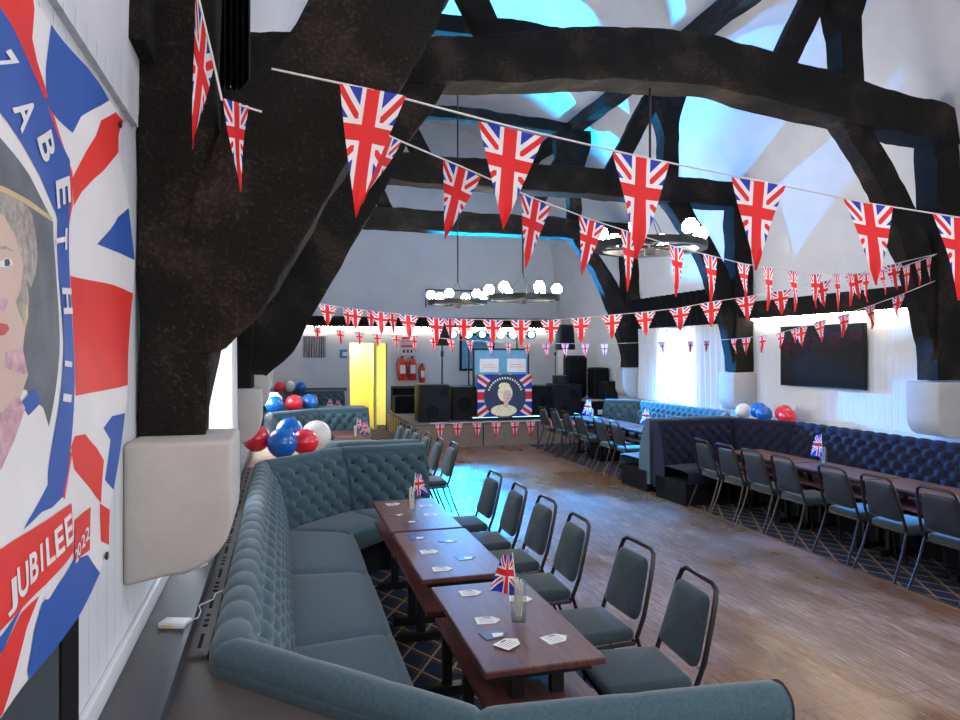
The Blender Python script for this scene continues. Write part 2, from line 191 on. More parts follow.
M['tv'] = plain('tv_screen', (.006, .008, .012), .12)
M['red_ink'] = plain('red_dye', (.72, .028, .022), .55, var=.05)
M['blue_ink'] = plain('blue_dye', (.022, .085, .36), .55, var=.06)
M['white_ink'] = plain('white_polyester', (.72, .69, .68), .6, var=.03, bump=.1)
M['slate'] = plain('portrait_backdrop', (.11, .12, .14), .6, var=.25, nscale=12)
M['skin'] = plain('printed_skin', (.56, .40, .33), .6, var=.06)
M['hair'] = plain('printed_grey_hair', (.33, .29, .26), .7, var=.3, nscale=60)
M['gold'] = plain('printed_gold', (.55, .42, .22), .6)
M['pink'] = plain('printed_pink', (.52, .30, .34), .6, var=.3, nscale=40)
M['lip_red'] = plain('printed_lip', (.50, .07, .07), .6)
M['navy'] = plain('navy_print', (.015, .022, .065), .55)
M['cream'] = plain('cream_print', (.70, .62, .40), .6, var=.2, nscale=30)
M['sky_blue'] = plain('blue_sign', (.03, .22, .45), .5)
M['poster'] = plain('pale_blue_screen', (.12, .33, .50), .4)
M['photo'] = plain('woodland_picture', (.16, .12, .14), .5, var=.5, nscale=8)
for n, c in (('red', (.80, .025, .045)), ('blue', (.008, .13, .52)), ('white', (.72, .68, .64))):
    M['balloon_'+n] = plain(n+'_latex', c, .16, var=.02, coat=.4)
def glass():
    N = NT('clear_glass'); a = N.n('ShaderNodeBsdfTransparent'); b = N.n('ShaderNodeBsdfGlossy'); b.inputs['Roughness'].default_value = .05
    a.inputs[0].default_value = (.96, .97, .96, 1)
    fr = N.n('ShaderNodeLayerWeight'); fr.inputs[0].default_value = .35
    mx = N.n('ShaderNodeMixShader'); N.put(mx.inputs[0], N.m('ADD', N.m('MULTIPLY', fr.outputs[1], .5), .06)); N.t.links.new(a.outputs[0], mx.inputs[1]); N.t.links.new(b.outputs[0], mx.inputs[2])
    N.t.links.new(mx.outputs[0], N.out.inputs[0]); return N.mat
M['glass'] = glass()
def sheer():
    N = NT('white_sheer'); t = N.n('ShaderNodeBsdfTranslucent'); d = N.n('ShaderNodeBsdfDiffuse')
    t.inputs[0].default_value = (.8, .82, .86, 1); d.inputs[0].default_value = (.7, .68, .70, 1)
    mx = N.n('ShaderNodeMixShader'); mx.inputs[0].default_value = .86
    N.t.links.new(t.outputs[0], mx.inputs[1]); N.t.links.new(d.outputs[0], mx.inputs[2]); N.t.links.new(mx.outputs[0], N.out.inputs[0]); return N.mat
M['sheer'] = sheer()
M['led'] = glow('warm_led', (1, .86, .66), 38)
M['globe'] = glow('lit_opal_glass', (1, .92, .80), 80)
M['par'] = glow('par_lens', (.16, .75, 1), 22)
M['day'] = glow('overcast_daylight', (.93, .97, 1), 5)
def union(name, a, trim=.0):
    """union flag; UV u,v in half flag heights from the crossing, a = half width / half height"""
    N = NT(name); uv = N.n('ShaderNodeUVMap'); s = N.sep(uv.outputs[0])
    x = N.m('ABSOLUTE', s[0]); y = N.m('ABSOLUTE', s[1])
    k = 1/sqrt(1+a*a)
    dg = N.m('MULTIPLY', N.m('ABSOLUTE', N.m('SUBTRACT', x, N.m('MULTIPLY', y, a))), k)
    red = M_RED; wh = M_WHITE; bl = M_BLUE
    c = N.mix(N.m('LESS_THAN', dg, .20), bl, wh)
    c = N.mix(N.m('LESS_THAN', dg, .075), c, red)
    cr = N.m('MINIMUM', x, y)
    c = N.mix(N.m('LESS_THAN', cr, .30), c, wh)
    c = N.mix(N.m('LESS_THAN', cr, .185), c, red)
    b = N.bsdf(c, .55, spec=.3)
    tr = N.n('ShaderNodeBsdfTranslucent'); N.put(tr.inputs[0], c)
    mx = N.n('ShaderNodeMixShader'); mx.inputs[0].default_value = .3
    N.t.links.new(b.outputs[0], mx.inputs[1]); N.t.links.new(tr.outputs[0], mx.inputs[2]); N.t.links.new(mx.outputs[0], N.out.inputs[0])
    return N.mat
M_RED, M_WHITE, M_BLUE = (.74, .022, .025, 1), (.80, .76, .77, 1), (.022, .042, .40, 1)
M['jack'] = union('pennant_print', .95)
M['jack_wide'] = union('union_flag_cloth', 1.5)

# ------------------------------------------------------------------ mesh builder
class MB:
    def __init__(s): s.v = []; s.f = []; s.m = []; s.uv = None
    def add(s, vs, fs, mi=0):
        o = len(s.v); s.v += [tuple(v) for v in vs]; s.f += [tuple(i+o for i in f) for f in fs]; s.m += [mi]*len(fs); return s
    def box(s, x0, x1, y0, y1, z0, z1, mi=0, mat=None):
        vs = [Vector((x, y, z)) for z in (z0, z1) for y in (y0, y1) for x in (x0, x1)]
        if mat: vs = [mat @ v for v in vs]
        return s.add(vs, [(0, 2, 3, 1), (4, 5, 7, 6), (0, 1, 5, 4), (2, 6, 7, 3), (0, 4, 6, 2), (1, 3, 7, 5)], mi)
    def rbox(s, x0, x1, y0, y1, z0, z1, r=.02, seg=4, mi=0, mat=None, top_in=0):
        """box with corners rounded in all directions (superellipsoid corners)"""
        cx, cy, cz = (x0+x1)/2, (y0+y1)/2, (z0+z1)/2; hx, hy, hz = (x1-x0)/2, (y1-y0)/2, (z1-z0)/2
        rz = min(r, hz); r = min(r, hx, hy)
        rings = []
        for i in range(seg+1): rings.append((-(hz-rz)-rz*cos(pi/2*i/seg), r-r*sin(pi/2*i/seg)))
        for i in range(seg+1): rings.append(((hz-rz)+rz*sin(pi/2*i/seg), r-r*cos(pi/2*i/seg)))
        vs = []; n = 4*(seg+1)
        for z, ins in rings:
            rr = max(r-ins, .0005)
            tx = hx-ins-rr - top_in*(z+hz)/(2*hz)
            for q, (sx, sy) in enumerate(((1, 1), (-1, 1), (-1, -1), (1, -1))):
                for k in range(seg+1):
                    a = pi/2*(q+k/seg)
                    vs.append(Vector((cx+sx*tx+rr*cos(a), cy+sy*(hy-ins-rr)+rr*sin(a), cz+z)))
        fs = []
        for j in range(len(rings)-1):
            for k in range(n): fs.append((j*n+k, j*n+(k+1) % n, (j+1)*n+(k+1) % n, (j+1)*n+k))
        fs.append(tuple(reversed(range(n)))); fs.append(tuple(range((len(rings)-1)*n, len(rings)*n)))
        if mat: vs = [mat @ v for v in vs]
        return s.add(vs, fs, mi)
    def tube(s, pts, r, n=8, mi=0, cap=True, closed=False):
        pts = [Vector(p) for p in pts]; rs = r if isinstance(r, (list, tuple)) else [r]*len(pts)
        vs = []; L = len(pts); up = None
        for i, p in enumerate(pts):
            if closed: t = pts[(i+1) % L]-pts[i-1]
            else: t = pts[min(i+1, L-1)]-pts[max(i-1, 0)]
            t.normalize()
            if up is None: up = Vector((0, 0, 1)) if abs(t.z) < .9 else Vector((1, 0, 0))
            a = t.cross(up)
            if a.length < 1e-4: a = t.cross(Vector((0, 1, 0)))
            a.normalize(); b = a.cross(t).normalized(); up = b
            for k in range(n):
                an = 2*pi*k/n; vs.append(p+(a*cos(an)+b*sin(an))*rs[i])
        fs = []
        for i in range(L if closed else L-1):
            j = (i+1) % L
            for k in range(n): fs.append((i*n+k, i*n+(k+1) % n, j*n+(k+1) % n, j*n+k))
        if cap and not closed: fs += [tuple(reversed(range(n))), tuple(range((L-1)*n, L*n))]
        return s.add(vs, fs, mi)
    def lathe(s, prof, c=(0, 0, 0), n=24, mi=0, axis='z'):
        vs = []; c = Vector(c)
        for r, z in prof:
            for k in range(n):
                a = 2*pi*k/n; v = Vector((r*cos(a), r*sin(a), z))
                if axis == 'y': v = Vector((v.x, v.z, v.y))
                if axis == 'x': v = Vector((v.z, v.x, v.y))
                vs.append(c+v)
        fs = []
        for j in range(len(prof)-1):
            for k in range(n): fs.append((j*n+k, j*n+(k+1) % n, (j+1)*n+(k+1) % n, (j+1)*n+k))
        if prof[0][0] > 1e-4: fs.append(tuple(reversed(range(n))))
        if prof[-1][0] > 1e-4: fs.append(tuple(range((len(prof)-1)*n, len(prof)*n)))
        return s.add(vs, fs, mi)
    def prism(s, poly, z0, z1, mi=0):
        n = len(poly); vs = [(x, y, z0) for x, y in poly]+[(x, y, z1) for x, y in poly]
        fs = [tuple(reversed(range(n))), tuple(range(n, 2*n))]+[(i, (i+1) % n, n+(i+1) % n, n+i) for i in range(n)]
        return s.add(vs, fs, mi)
    def prismY(s, poly, y0, y1, mi=0):
        n = len(poly); vs = [(x, y0, z) for x, z in poly]+[(x, y1, z) for x, z in poly]
        fs = [tuple(range(n)), tuple(reversed(range(n, 2*n)))]+[((i+1) % n, i, n+i, n+(i+1) % n) for i in range(n)]
        return s.add(vs, fs, mi)
    def grid(s, nu, nv, fn, mi=0, uvfn=None):
        o = len(s.v); uv = []
        for j in range(nv+1):
            for i in range(nu+1):
                s.v.append(tuple(fn(i/nu, j/nv)))
                if uvfn: uv.append(uvfn(i/nu, j/nv))
        for j in range(nv):
            for i in range(nu):
                a = o+j*(nu+1)+i; s.f.append((a, a+1, a+nu+2, a+nu+1)); s.m.append(mi)
        if uvfn:
            if s.uv is None: s.uv = {}
            for k, q in enumerate(uv): s.uv[o+k] = q
        return s
    def build(s, name, mats, parent=None, smooth=True, fix=True, angle=40):
        me = bpy.data.meshes.new(name); me.from_pydata(s.v, [], s.f)
        if not isinstance(mats, (list, tuple)): mats = [mats]
        for m in mats: me.materials.append(M[m] if isinstance(m, str) else m)
        for p, mi in zip(me.polygons, s.m): p.material_index = mi; p.use_smooth = smooth
        if s.uv:
            l = me.uv_layers.new(name='UVMap')
            for lp in me.loops: l.data[lp.index].uv = s.uv.get(lp.vertex_index, (0, 0))
        if fix:
            import bmesh
            bm = bmesh.new(); bm.from_mesh(me); bmesh.ops.recalc_face_normals(bm, faces=bm.faces); bm.to_mesh(me); bm.free()
        if smooth: me.set_sharp_from_angle(angle=radians(angle))
        o = bpy.data.objects.new(name, me); COL.objects.link(o)
        if parent is not None: o.parent = parent
        return o
def tag(o, label, cat, group=None, kind=None):
    o['label'] = label; o['category'] = cat
    if group: o['group'] = group
    if kind: o['kind'] = kind
    return o
def thing(name, label, cat, loc=(0, 0, 0), rz=0, group=None):
    o = bpy.data.objects.new(name, None); COL.objects.link(o); o.empty_display_size = .1
    o.location = loc; o.rotation_euler = (0, 0, rz); return tag(o, label, cat, group)
def struct(o, label=None, cat=None):
    o['kind'] = 'structure'
    if label: o['label'] = label
    if cat: o['category'] = cat
    return o
def dup(root, loc, rz=None, label=None, group=None):
    r = root.copy(); COL.objects.link(r); r.location = loc
    if rz is not None: r.rotation_euler = (0, 0, rz)
    if label: r['label'] = label
    if group: r['group'] = group
    for ch in list(root.children):
        c = ch.copy(); COL.objects.link(c); c.parent = r
        for g in list(ch.children):
            d = g.copy(); COL.objects.link(d); d.parent = c
    return r

# ------------------------------------------------------------------ room shell
XL, XR, YN, YF = -.5, 7.33, -2.2, 18.0
EZ = 2.78                                   # height where the plastered roof slope starts
def box_obj(name, mat, *b, parent=None, bevel=0):
    o = MB().box(*b).build(name, mat, parent, smooth=False)
    if bevel:
        m = o.modifiers.new('bevel', 'BEVEL'); m.width = bevel; m.segments = 2
    return o
struct(MB().box(1.95, 5.08, YN, 14.3, -.1, 0).build('floor', 'floor', smooth=False), 'worn brown wooden dance floor between the carpets', 'floor')
struct(MB().box(XL-.3, 1.95, YN, YF, -.1, 0).build('floor_carpet_left', 'carpet', smooth=False), 'navy carpet with tan diamond lattice under the left booths', 'floor')
struct(MB().box(5.08, XR+.3, YN, 14.3, -.1, 0).build('floor_carpet_right', 'carpet', smooth=False), 'navy carpet with tan diamond lattice under the right booths', 'floor')
struct(MB().box(1.95, XR+.3, 14.3, YF, -.1, 0).build('floor_stage_end', 'carpet', smooth=False), 'floor under the stage', 'floor')
struct(MB().box(5.065, 5.095, YN, 14.25, 0, .006).build('trim_1', 'brass_trim', smooth=False), 'thin metal strip along the edge of the right carpet', 'floor trim')
# right wall with a window opening
def wall_y(name, x0, x1, y0, y1, z0, z1, holes, mat):
    """wall slab along Y with rectangular holes (y0,y1,z0,z1)"""
    mb = MB(); ys = sorted({y0, y1, *[h[0] for h in holes], *[h[1] for h in holes]})
    for a, b in zip(ys, ys[1:]):
        hs = [h for h in holes if h[0] <= a and h[1] >= b]
        if not hs: mb.box(x0, x1, a, b, z0, z1)
        else:
            h = hs[0]; mb.box(x0, x1, a, b, z0, h[2]); mb.box(x0, x1, a, b, h[3], z1)
    return mb.build(name, mat, smooth=False)
WR = [(2.4, 4.2, 1.1, 2.4), (11.25, 12.5, 1.05, 2.45)]
WL = [(3.7, 5.2, 1.15, 2.45), (7.2, 8.6, 1.15, 2.45), (10.8, 12.3, 1.15, 2.45)]
struct(wall_y('wall_right', XR, XR+.25, YN, YF, 0, EZ, WR, 'boards'), 'white boarded side wall behind the right booths', 'wall')
struct(wall_y('wall_left', XL-.25, XL, YN, YF, 0, EZ, WL, 'boards'), 'white boarded side wall at the left', 'wall')
struct(MB().box(XL-.1, XL+.02, YN, 2.66, EZ, 3.5).build('wall_left_upper', 'boards', smooth=False), 'upper white boarding of the left wall above the banner', 'wall')
# far gable wall with the doorway opening
DX0, DX1, DZ = 1.66, 2.60, 2.23
prof_r = [(XR, EZ), (7.30, 3.4), (7.16, 4.6), (6.85, 5.5), (6.3, 6.6), (5.6, 7.35), (4.7, 7.85), (3.415, 8.0)]
prof = prof_r + [(XL+XR-x, z) for x, z in reversed(prof_r[:-1])]
outer = [(x+(.15 if x > 3.5 else -.15 if x < 3.3 else 0), z+(.15 if z > EZ else 0)) for x, z in prof]
mb = MB()
mb.box(XL-.25, DX0, YF, YF+.2, 0, EZ); mb.box(DX1, XR+.25, YF, YF+.2, 0, EZ); mb.box(DX0, DX1, YF, YF+.2, DZ, EZ)
mb.prismY(outer, YF, YF+.2)
struct(mb.build('wall_back', 'grey_plaster', smooth=False), 'pale grey gable wall behind the stage', 'wall')
mb = MB(); mb.box(XL-.25, XR+.25, YN-.2, YN, 0, EZ); mb.prismY(outer, YN-.2, YN)
struct(mb.build('wall_front', 'white_plaster', smooth=False), 'white wall behind the viewer', 'wall')
# roof lining: one thick swept shell
n = len(prof); mb = MB()
fine = []
def smooth_prof(pr, k=6):
    P = [Vector((p[0], 0, p[1])) for p in pr]; o = []
    for i in range(len(P)-1):
        a, b, c, d = P[max(i-1, 0)], P[i], P[i+1], P[min(i+2, len(P)-1)]
        for j in range(k):
            t = j/k; o.append(.5*((2*b)+(c-a)*t+(2*a-5*b+4*c-d)*t*t+(3*b-a-3*c+d)*t**3))
    o.append(P[-1]); return [(v.x, v.z) for v in o]
sp = smooth_prof(prof)
m2 = len(sp)-1
def cfn(off):
    def f(u, v):
        i = min(int(round(u*m2)), m2); x, z = sp[i]; y = YN+(YF-YN)*v
        w = .05*noise.noise(Vector((x*.5, y*.45, z*.5)))*(1 if 0 < i < m2 else 0)
        cx, cz = x-3.415, z-3.5; L = sqrt(cx*cx+cz*cz)
        return (x+cx/L*(off+w), y, z+cz/L*(off+w))
    return f
mb.grid(m2, 60, cfn(0)); mb.grid(m2, 60, cfn(.18))
struct(mb.build('ceiling', 'white_plaster', fix=False), 'white plastered roof slopes between the black timbers', 'ceiling')

# windows: frame, glass, bright sky board beyond
def window(idx, side, y0, y1, z0, z1):
    x = XR if side > 0 else XL
    a, b = (x+.10, x+.15) if side > 0 else (x-.15, x-.10)
    mb = MB()
    for yy in (y0, (y0+y1)/2-.02, y1-.04): mb.box(a, b, yy, yy+.04, z0, z1)
    for zz in (z0, z1-.04): mb.box(a, b, y0, y1, zz, zz+.04)
    w = struct(mb.build('window_%d' % idx, 'white_gloss', smooth=False), 'white framed window in the %s wall' % ('right' if side > 0 else 'left'), 'window')
    box_obj('window_glass', 'glass', (a+b)/2-.003, (a+b)/2+.003, y0, y1, z0, z1, parent=w)
    return w
k = 1
for h in WL: window(k, -1, *h); k += 1
for h in WR: window(k, 1, *h); k += 1

# yellow corridor behind the doorway
mb = MB(); mb.box(DX0-.3, DX1+1.6, YF+1.2, YF+1.3, 0, 2.6); mb.box(DX0-.4, DX0-.3, YF+.2, YF+1.3, 0, 2.6); mb.box(2.28, 2.36, YF+.2, YF+1.2, 0, 2.6)
struct(mb.build('wall_corridor', 'yellow', smooth=False), 'bright yellow corridor wall seen through the doorway', 'wall')
struct(box_obj('floor_corridor', 'carpet', DX0-.4, DX1+1.6, YF, YF+1.3, -.1, 0), 'corridor floor', 'floor')
struct(box_obj('ceiling_corridor', 'white_plaster', DX0-.4, DX1+1.6, YF+.2, YF+1.3, 2.6, 2.7), 'corridor ceiling', 'ceiling')
d = MB(); d.box(DX0-.07, DX0, YF-.03, YF+.2, 0, DZ+.07); d.box(DX1, DX1+.09, YF-.03, YF+.2, 0, DZ+.07); d.box(DX0, DX1, YF-.03, YF+.2, DZ, DZ+.07)
struct(d.build('door_1', 'white_gloss', smooth=False), 'white door frame round the yellow doorway left of the stage', 'door frame')
# door and black frame in the left wall under the banner
d = struct(MB().box(XL, XL+.004, .9, 1.82, 0, 1.70).build('door_2', plain('slate_door', (.045, .055, .066), .5), smooth=False), 'dark slate door in the left wall below the banner', 'door')
mb = MB(); mb.box(XL, XL+.008, 1.83, 1.97, 0, 1.75); mb.box(XL, XL+.008, .83, .9, 0, 1.75); mb.box(XL, XL+.008, .9, 1.83, 1.70, 1.75)
mb.build('door_frame', 'black_cloth', d, smooth=False)
# skirting bead, ledges
struct(box_obj('trim_2', 'white_gloss', XL, XL+.02, 1.98, 17.9, 1.0, 1.07, bevel=.006), 'white bead along the foot of the left boarding', 'trim')
struct(MB().box(XL, -.335, 1.98, 17.9, .9, 1.0).box(-.335, -.315, 1.98, 17.9, .0, 1.012, 1).build('trim_3', ['ledge', 'lip'], smooth=False), 'dark grey ledge boxing along the left wall', 'ledge')
struct(MB().box(XR-.04, XR, YN, 13.2, .985, 1.03).build('trim_4', 'white_gloss', smooth=False), 'white dado bead along the right wall', 'trim')
struct(MB().box(6.86, XR, 3.2, 13.2, .90, .985).build('trim_5', 'white_gloss', smooth=False), 'white ledge behind the right booths', 'ledge')
# vent cover strip with slots behind the near sofa
mb = MB(); x0, x1 = -.315, -.245
struct(MB().box(x0, x1, 2.55, 6.6, .90, .965).build('trim_6', 'casing', smooth=False), 'taupe radiator cover with black slots behind the sofa', 'vent cover')
vent = bpy.data.objects['trim_6']
y = 2.62
mb = MB()
while y < 6.4:
    mb.box(-.285, -.272, y, y+.13, .9652, .9665)
    for q in range(3): mb.box(-.287, -.270, y+.20+q*.055, y+.222+q*.055, .9652, .9665)
    y += .40
mb.build('vent_slots', 'black_cloth', vent, smooth=False)
# casing tops in the sofa corners
struct(MB().prism([(-.315, 2.55), (-.245, 2.55), (-.2, 2.38), (.46, 1.70), (1.38, 1.62), (1.38, .9), (-.315, .9)], 0, .955).build('trim_7', 'casing', smooth=False), 'taupe boxed casing behind the near end of the sofa', 'casing')
struct(MB().prism([(-.315, 6.6), (-.22, 6.45), (.52, 7.24), (1.40, 7.31), (.50, 7.42), (-.22, 8.15), (-.315, 8.1)], 0, .95).build('trim_8', plain('tan_ledge_board', (.34, .25, .19), .5), smooth=False), 'tan boxed corner between the first two left booths', 'casing')
struct(MB().prism([(-.315, 11.5), (-.22, 11.5), (.50, 12.22), (1.40, 12.29), (.50, 12.42), (-.22, 13.15), (-.315, 13.1)], 0, .95).build('trim_9', 'casing', smooth=False), 'boxed corner between the second and third left booths', 'casing')
# black cornices with warm light strips beneath
struct(box_obj('trim_10', 'oak', XR-.14, XR, 6.45, 9.72, 2.53, 2.80), 'black cornice board above the television wall', 'cornice')
struct(box_obj('trim_11', 'oak', XL, XR, YF-.12, YF, 2.64, 2.90), 'black cornice board along the gable wall', 'cornice')
struct(box_obj('trim_12', 'black_cloth', XR-.12, XR, 9.75, 13.45, 2.50, 2.62), 'black curtain track board over the right window', 'cornice')
tag(box_obj('led_strip', 'led', XR-.07, XR-.045, 6.75, 9.65, 2.512, 2.53), 'warm light strip under the cornice above the television', 'light strip', 'warm light strips')
tag(box_obj('led_strip', 'led', XL+.6, XR-.3, YF-.06, YF-.03, 2.625, 2.64), 'warm light strip under the cornice of the gable wall', 'light strip', 'warm light strips')
tag(box_obj('led_strip', 'led', XL+.025, XL+.05, .2, 1.85, 3.05, 3.08), 'warm light strip on the left wall above the banner', 'light strip', 'warm light strips')
struct(box_obj('trim_13', 'oak', XL+.02, XL+.07, 2.5, 2.69, 3.02, 3.45), 'short black timber block beside the nearest post head', 'cornice')
struct(box_obj('trim_14', 'dark_panel', 2.70, 6.4, YF-.03, YF, .5, 1.12), 'black dado panel behind the stage', 'dado')
struct(box_obj('trim_15', 'ledge', .0, 1.58, YF-.035, YF, 1.02, 1.10), 'dark rail on the gable wall above the far booth', 'rail')

# ------------------------------------------------------------------ oak trusses
def resample(pl, n):
    P = [Vector((a, 0, b)) for a, b in pl]; L = [0]
    for i in range(1, len(P)): L.append(L[-1]+(P[i]-P[i-1]).length)
    o = []
    for k in range(n+1):
        t = L[-1]*k/n; i = 1
        while i < len(L)-1 and L[i] < t: i += 1
        u = (t-L[i-1])/max(L[i]-L[i-1], 1e-6); o.append(P[i-1].lerp(P[i], u))
    return o
def hewn(ea, eb, y0, y1, jit=.012, axis='xz', step=.10, cham=.035):
    """timber between two edge lines (in XZ, or YZ for axis 'yz'), y0..y1 thick, hewn surface"""
    n = max(3, int(max((Vector(ea[0])-Vector(ea[-1])).length, .3)/step))
    A, B = resample(ea, n), resample(eb, n); vs = []
    sec = [(0, cham), (0, .35), (0, .65), (0, 1-cham*1), (cham, 1), (.35, 1), (.65, 1), (1-cham, 1), (1, 1-cham), (1, .65), (1, .35), (1, cham), (1-cham, 0), (.65, 0), (.35, 0), (cham, 0)]
    m = len(sec); seed = random.random()*50
    for i in range(n+1):
        for (u, w) in sec:
            p = A[i].lerp(B[i], u); p.y = y0+(y1-y0)*w
            q = noise.noise_vector(p*2.3+Vector((seed,)*3))*jit*2.2+noise.noise_vector(p*9+Vector((seed,)*3))*jit*.7
            p = p+q
            if axis == 'yz': p = Vector((p.y, p.x, p.z))
            vs.append(p)
    fs = []
    for i in range(n):
        for k in range(m): fs.append((i*m+k, i*m+(k+1) % m, (i+1)*m+(k+1) % m, (i+1)*m+k))
    fs += [tuple(reversed(range(m))), tuple(range(n*m, (n+1)*m))]
    return MB().add(vs, fs)
def mirror(pts): return [(XL+XR-x, z) for x, z in pts]
QX = 5.84
LB_IN = [(1.42, 4.45), (1.02, 3.75), (.68, 3.1), (.42, 2.62), (.10, 2.04), (-.13, 1.80)]
LB_OUT = [(.20, 4.45), (.02, 3.8), (-.12, 3.2), (-.2, 2.75), (-.3, 2.3), (-.42, 1.95)]
RB_IN = [(5.66, 4.45), (6.27, 3.69), (6.50, 3.23), (6.70, 2.77), (6.95, 2.0), (7.0, 1.75)]
RB_OUT = [(6.08, 4.45), (6.60, 3.75), (6.86, 3.3), (7.02, 2.85), (7.15, 2.3), (7.2, 1.75)]
T0_IN = [(.80, 3.75), (.62, 3.39), (.44, 2.99), (.156, 2.57), (-.149, 2.08), (-.215, 2.0)]
T0_OUT = [(.30, 3.75), (.08, 3.32), (-.14, 2.93), (-.28, 2.62), (-.38, 2.3), (-.42, 2.0)]
def truss(y, label, first=False, camber=0):
    t = thing('roof_truss', label, 'roof truss', (0, 0, 0))
    y0, y1 = y-.15, y+.15
    hewn([(XL+.01, 1.68), (XL+.01, 4.4)], [(-.275 if first else -.23, 1.68), (-.235, 2.15), (-.23, 4.4)], y0, y1, .012).build('post', 'oak', t)
    if not first:
        hewn([(6.98, 1.68), (6.96, 4.4)], [(XR-.01, 1.68), (XR-.04, 4.4)], y0, y1, .012).build('post', 'oak', t)
        tb = [(XL+.02, 4.32), (1.1, 4.38+camber*.3), (2.4, 4.36+camber), (4.2, 4.36+camber), (5.8, 4.34+camber*.3), (XR-.08, 4.30)]
        tt = [(x, z+.40) for x, z in tb]
        if camber:
            tb = [(XL+.02, 4.25), (1.1, 4.37), (1.9, 4.43), (3.0, 4.60), (4.2, 4.64), (5.8, 4.43), (XR-.08, 4.30)]
            tt = [(x, z+h) for (x, z), h in zip(tb, (.36, .38, .44, .50, .50, .46, .40))]
        hewn(tb, tt, y0-.03, y1+.03, .014).build('tie_beam', 'oak', t)
        hewn(RB_IN, RB_OUT, y-.11, y+.11, .014).build('brace', 'oak', t)
        hewn(LB_IN, LB_OUT, y-.11, y+.11, .014).build('brace', 'oak', t)
        for sg in (0, 1):
            f = (lambda p: p) if sg else mirror
            hewn(f([(QX-.13, 4.65), (QX-.13, 5.4), (QX-.42, 6.15), (QX-.42, 6.6)]), f([(QX+.14, 4.65), (QX+.14, 5.6), (QX+.32, 6.2), (QX+.34, 6.6)]), y-.12, y+.12, .012).build('queen_post', 'oak', t)
            hewn(f([(4.72, 4.7), (5.42, 6.0)]), f([(5.0, 4.7), (5.68, 5.9)]), y-.07, y+.07, .008).build('strut', 'oak', t)
        hewn([(1.1, 6.52), (3.4, 6.62), (5.75, 6.52)], [(1.1, 6.74), (3.4, 6.86), (5.75, 6.74)], y-.09, y+.09, .012).build('collar', 'oak', t)
    else:
        hewn(T0_IN, T0_OUT, y-.16, y+.14, .020, step=.05).build('brace', 'oak', t)
        hewn([(XL+.01, 4.1), (XL+.01, 4.6)], [(-.1, 4.1), (-.1, 4.6)], y0, y1).build('post_head', 'oak', t)
    return t
def corbel(y, side, label):
    W = .34 if side < 0 else .43; z1 = 1.70 if side < 0 else 1.67; z0 = 1.25 if side < 0 else 1.05
    R = .20; pr = [(0, z1), (W, z1), (W, z0+R)]
    for i in range(1, 7):
        a = pi/2*i/7; pr.append((W-R+R*cos(a), z0+R-R*sin(a)))
    pr.append((W-R, z0+.005)); pr.append((0, z0-.02))
    pts = [(XL+x, z) if side < 0 else (XR-x, z) for x, z in pr]
    o = MB().prismY(pts, y-.21, y+.21).build('corbel', 'cream_plaster', smooth=False)
    m = o.modifiers.new('b', 'BEVEL'); m.width = .018; m.segments = 3
    for p in o.data.polygons: p.use_smooth = True
    return tag(o, label, 'corbel', 'plaster corbels under the truss posts')
YT = [2.86, 6.2, 9.8, 13.5]
truss(YT[0], 'massive black oak post and brace nearest the viewer at the left', True)
truss(YT[1], 'black oak roof truss whose cambered beam crosses the top of the view', camber=.28)
truss(YT[2], 'middle black oak roof truss carrying the nearer hanging wheel lamp over the dance floor')
truss(YT[3], 'farthest black oak roof truss, closest to the stage')
for i, y in enumerate(YT):
    corbel(y-(.14 if i == 0 else 0), -1, 'cream plaster block on the left wall under the %s truss post' % ('nearest', 'second', 'third', 'farthest')[i])
    if i: corbel(y, 1, 'white plaster block on the right wall under the %s truss post' % ('', 'nearest visible', 'middle', 'farthest')[i])
for x, lab in ((QX+.05, 'right'), (XL+XR-QX-.05, 'left')):
    o = hewn([(YN+.2, 6.58), (YF-.02, 6.58)], [(YN+.2, 6.84), (YF-.02, 6.84)], x-.12, x+.12, .012, 'yz', .25).build('roof_purlin', 'oak')
    tag(o, 'long black roof timber running the length of the hall on the %s side' % lab, 'purlin')
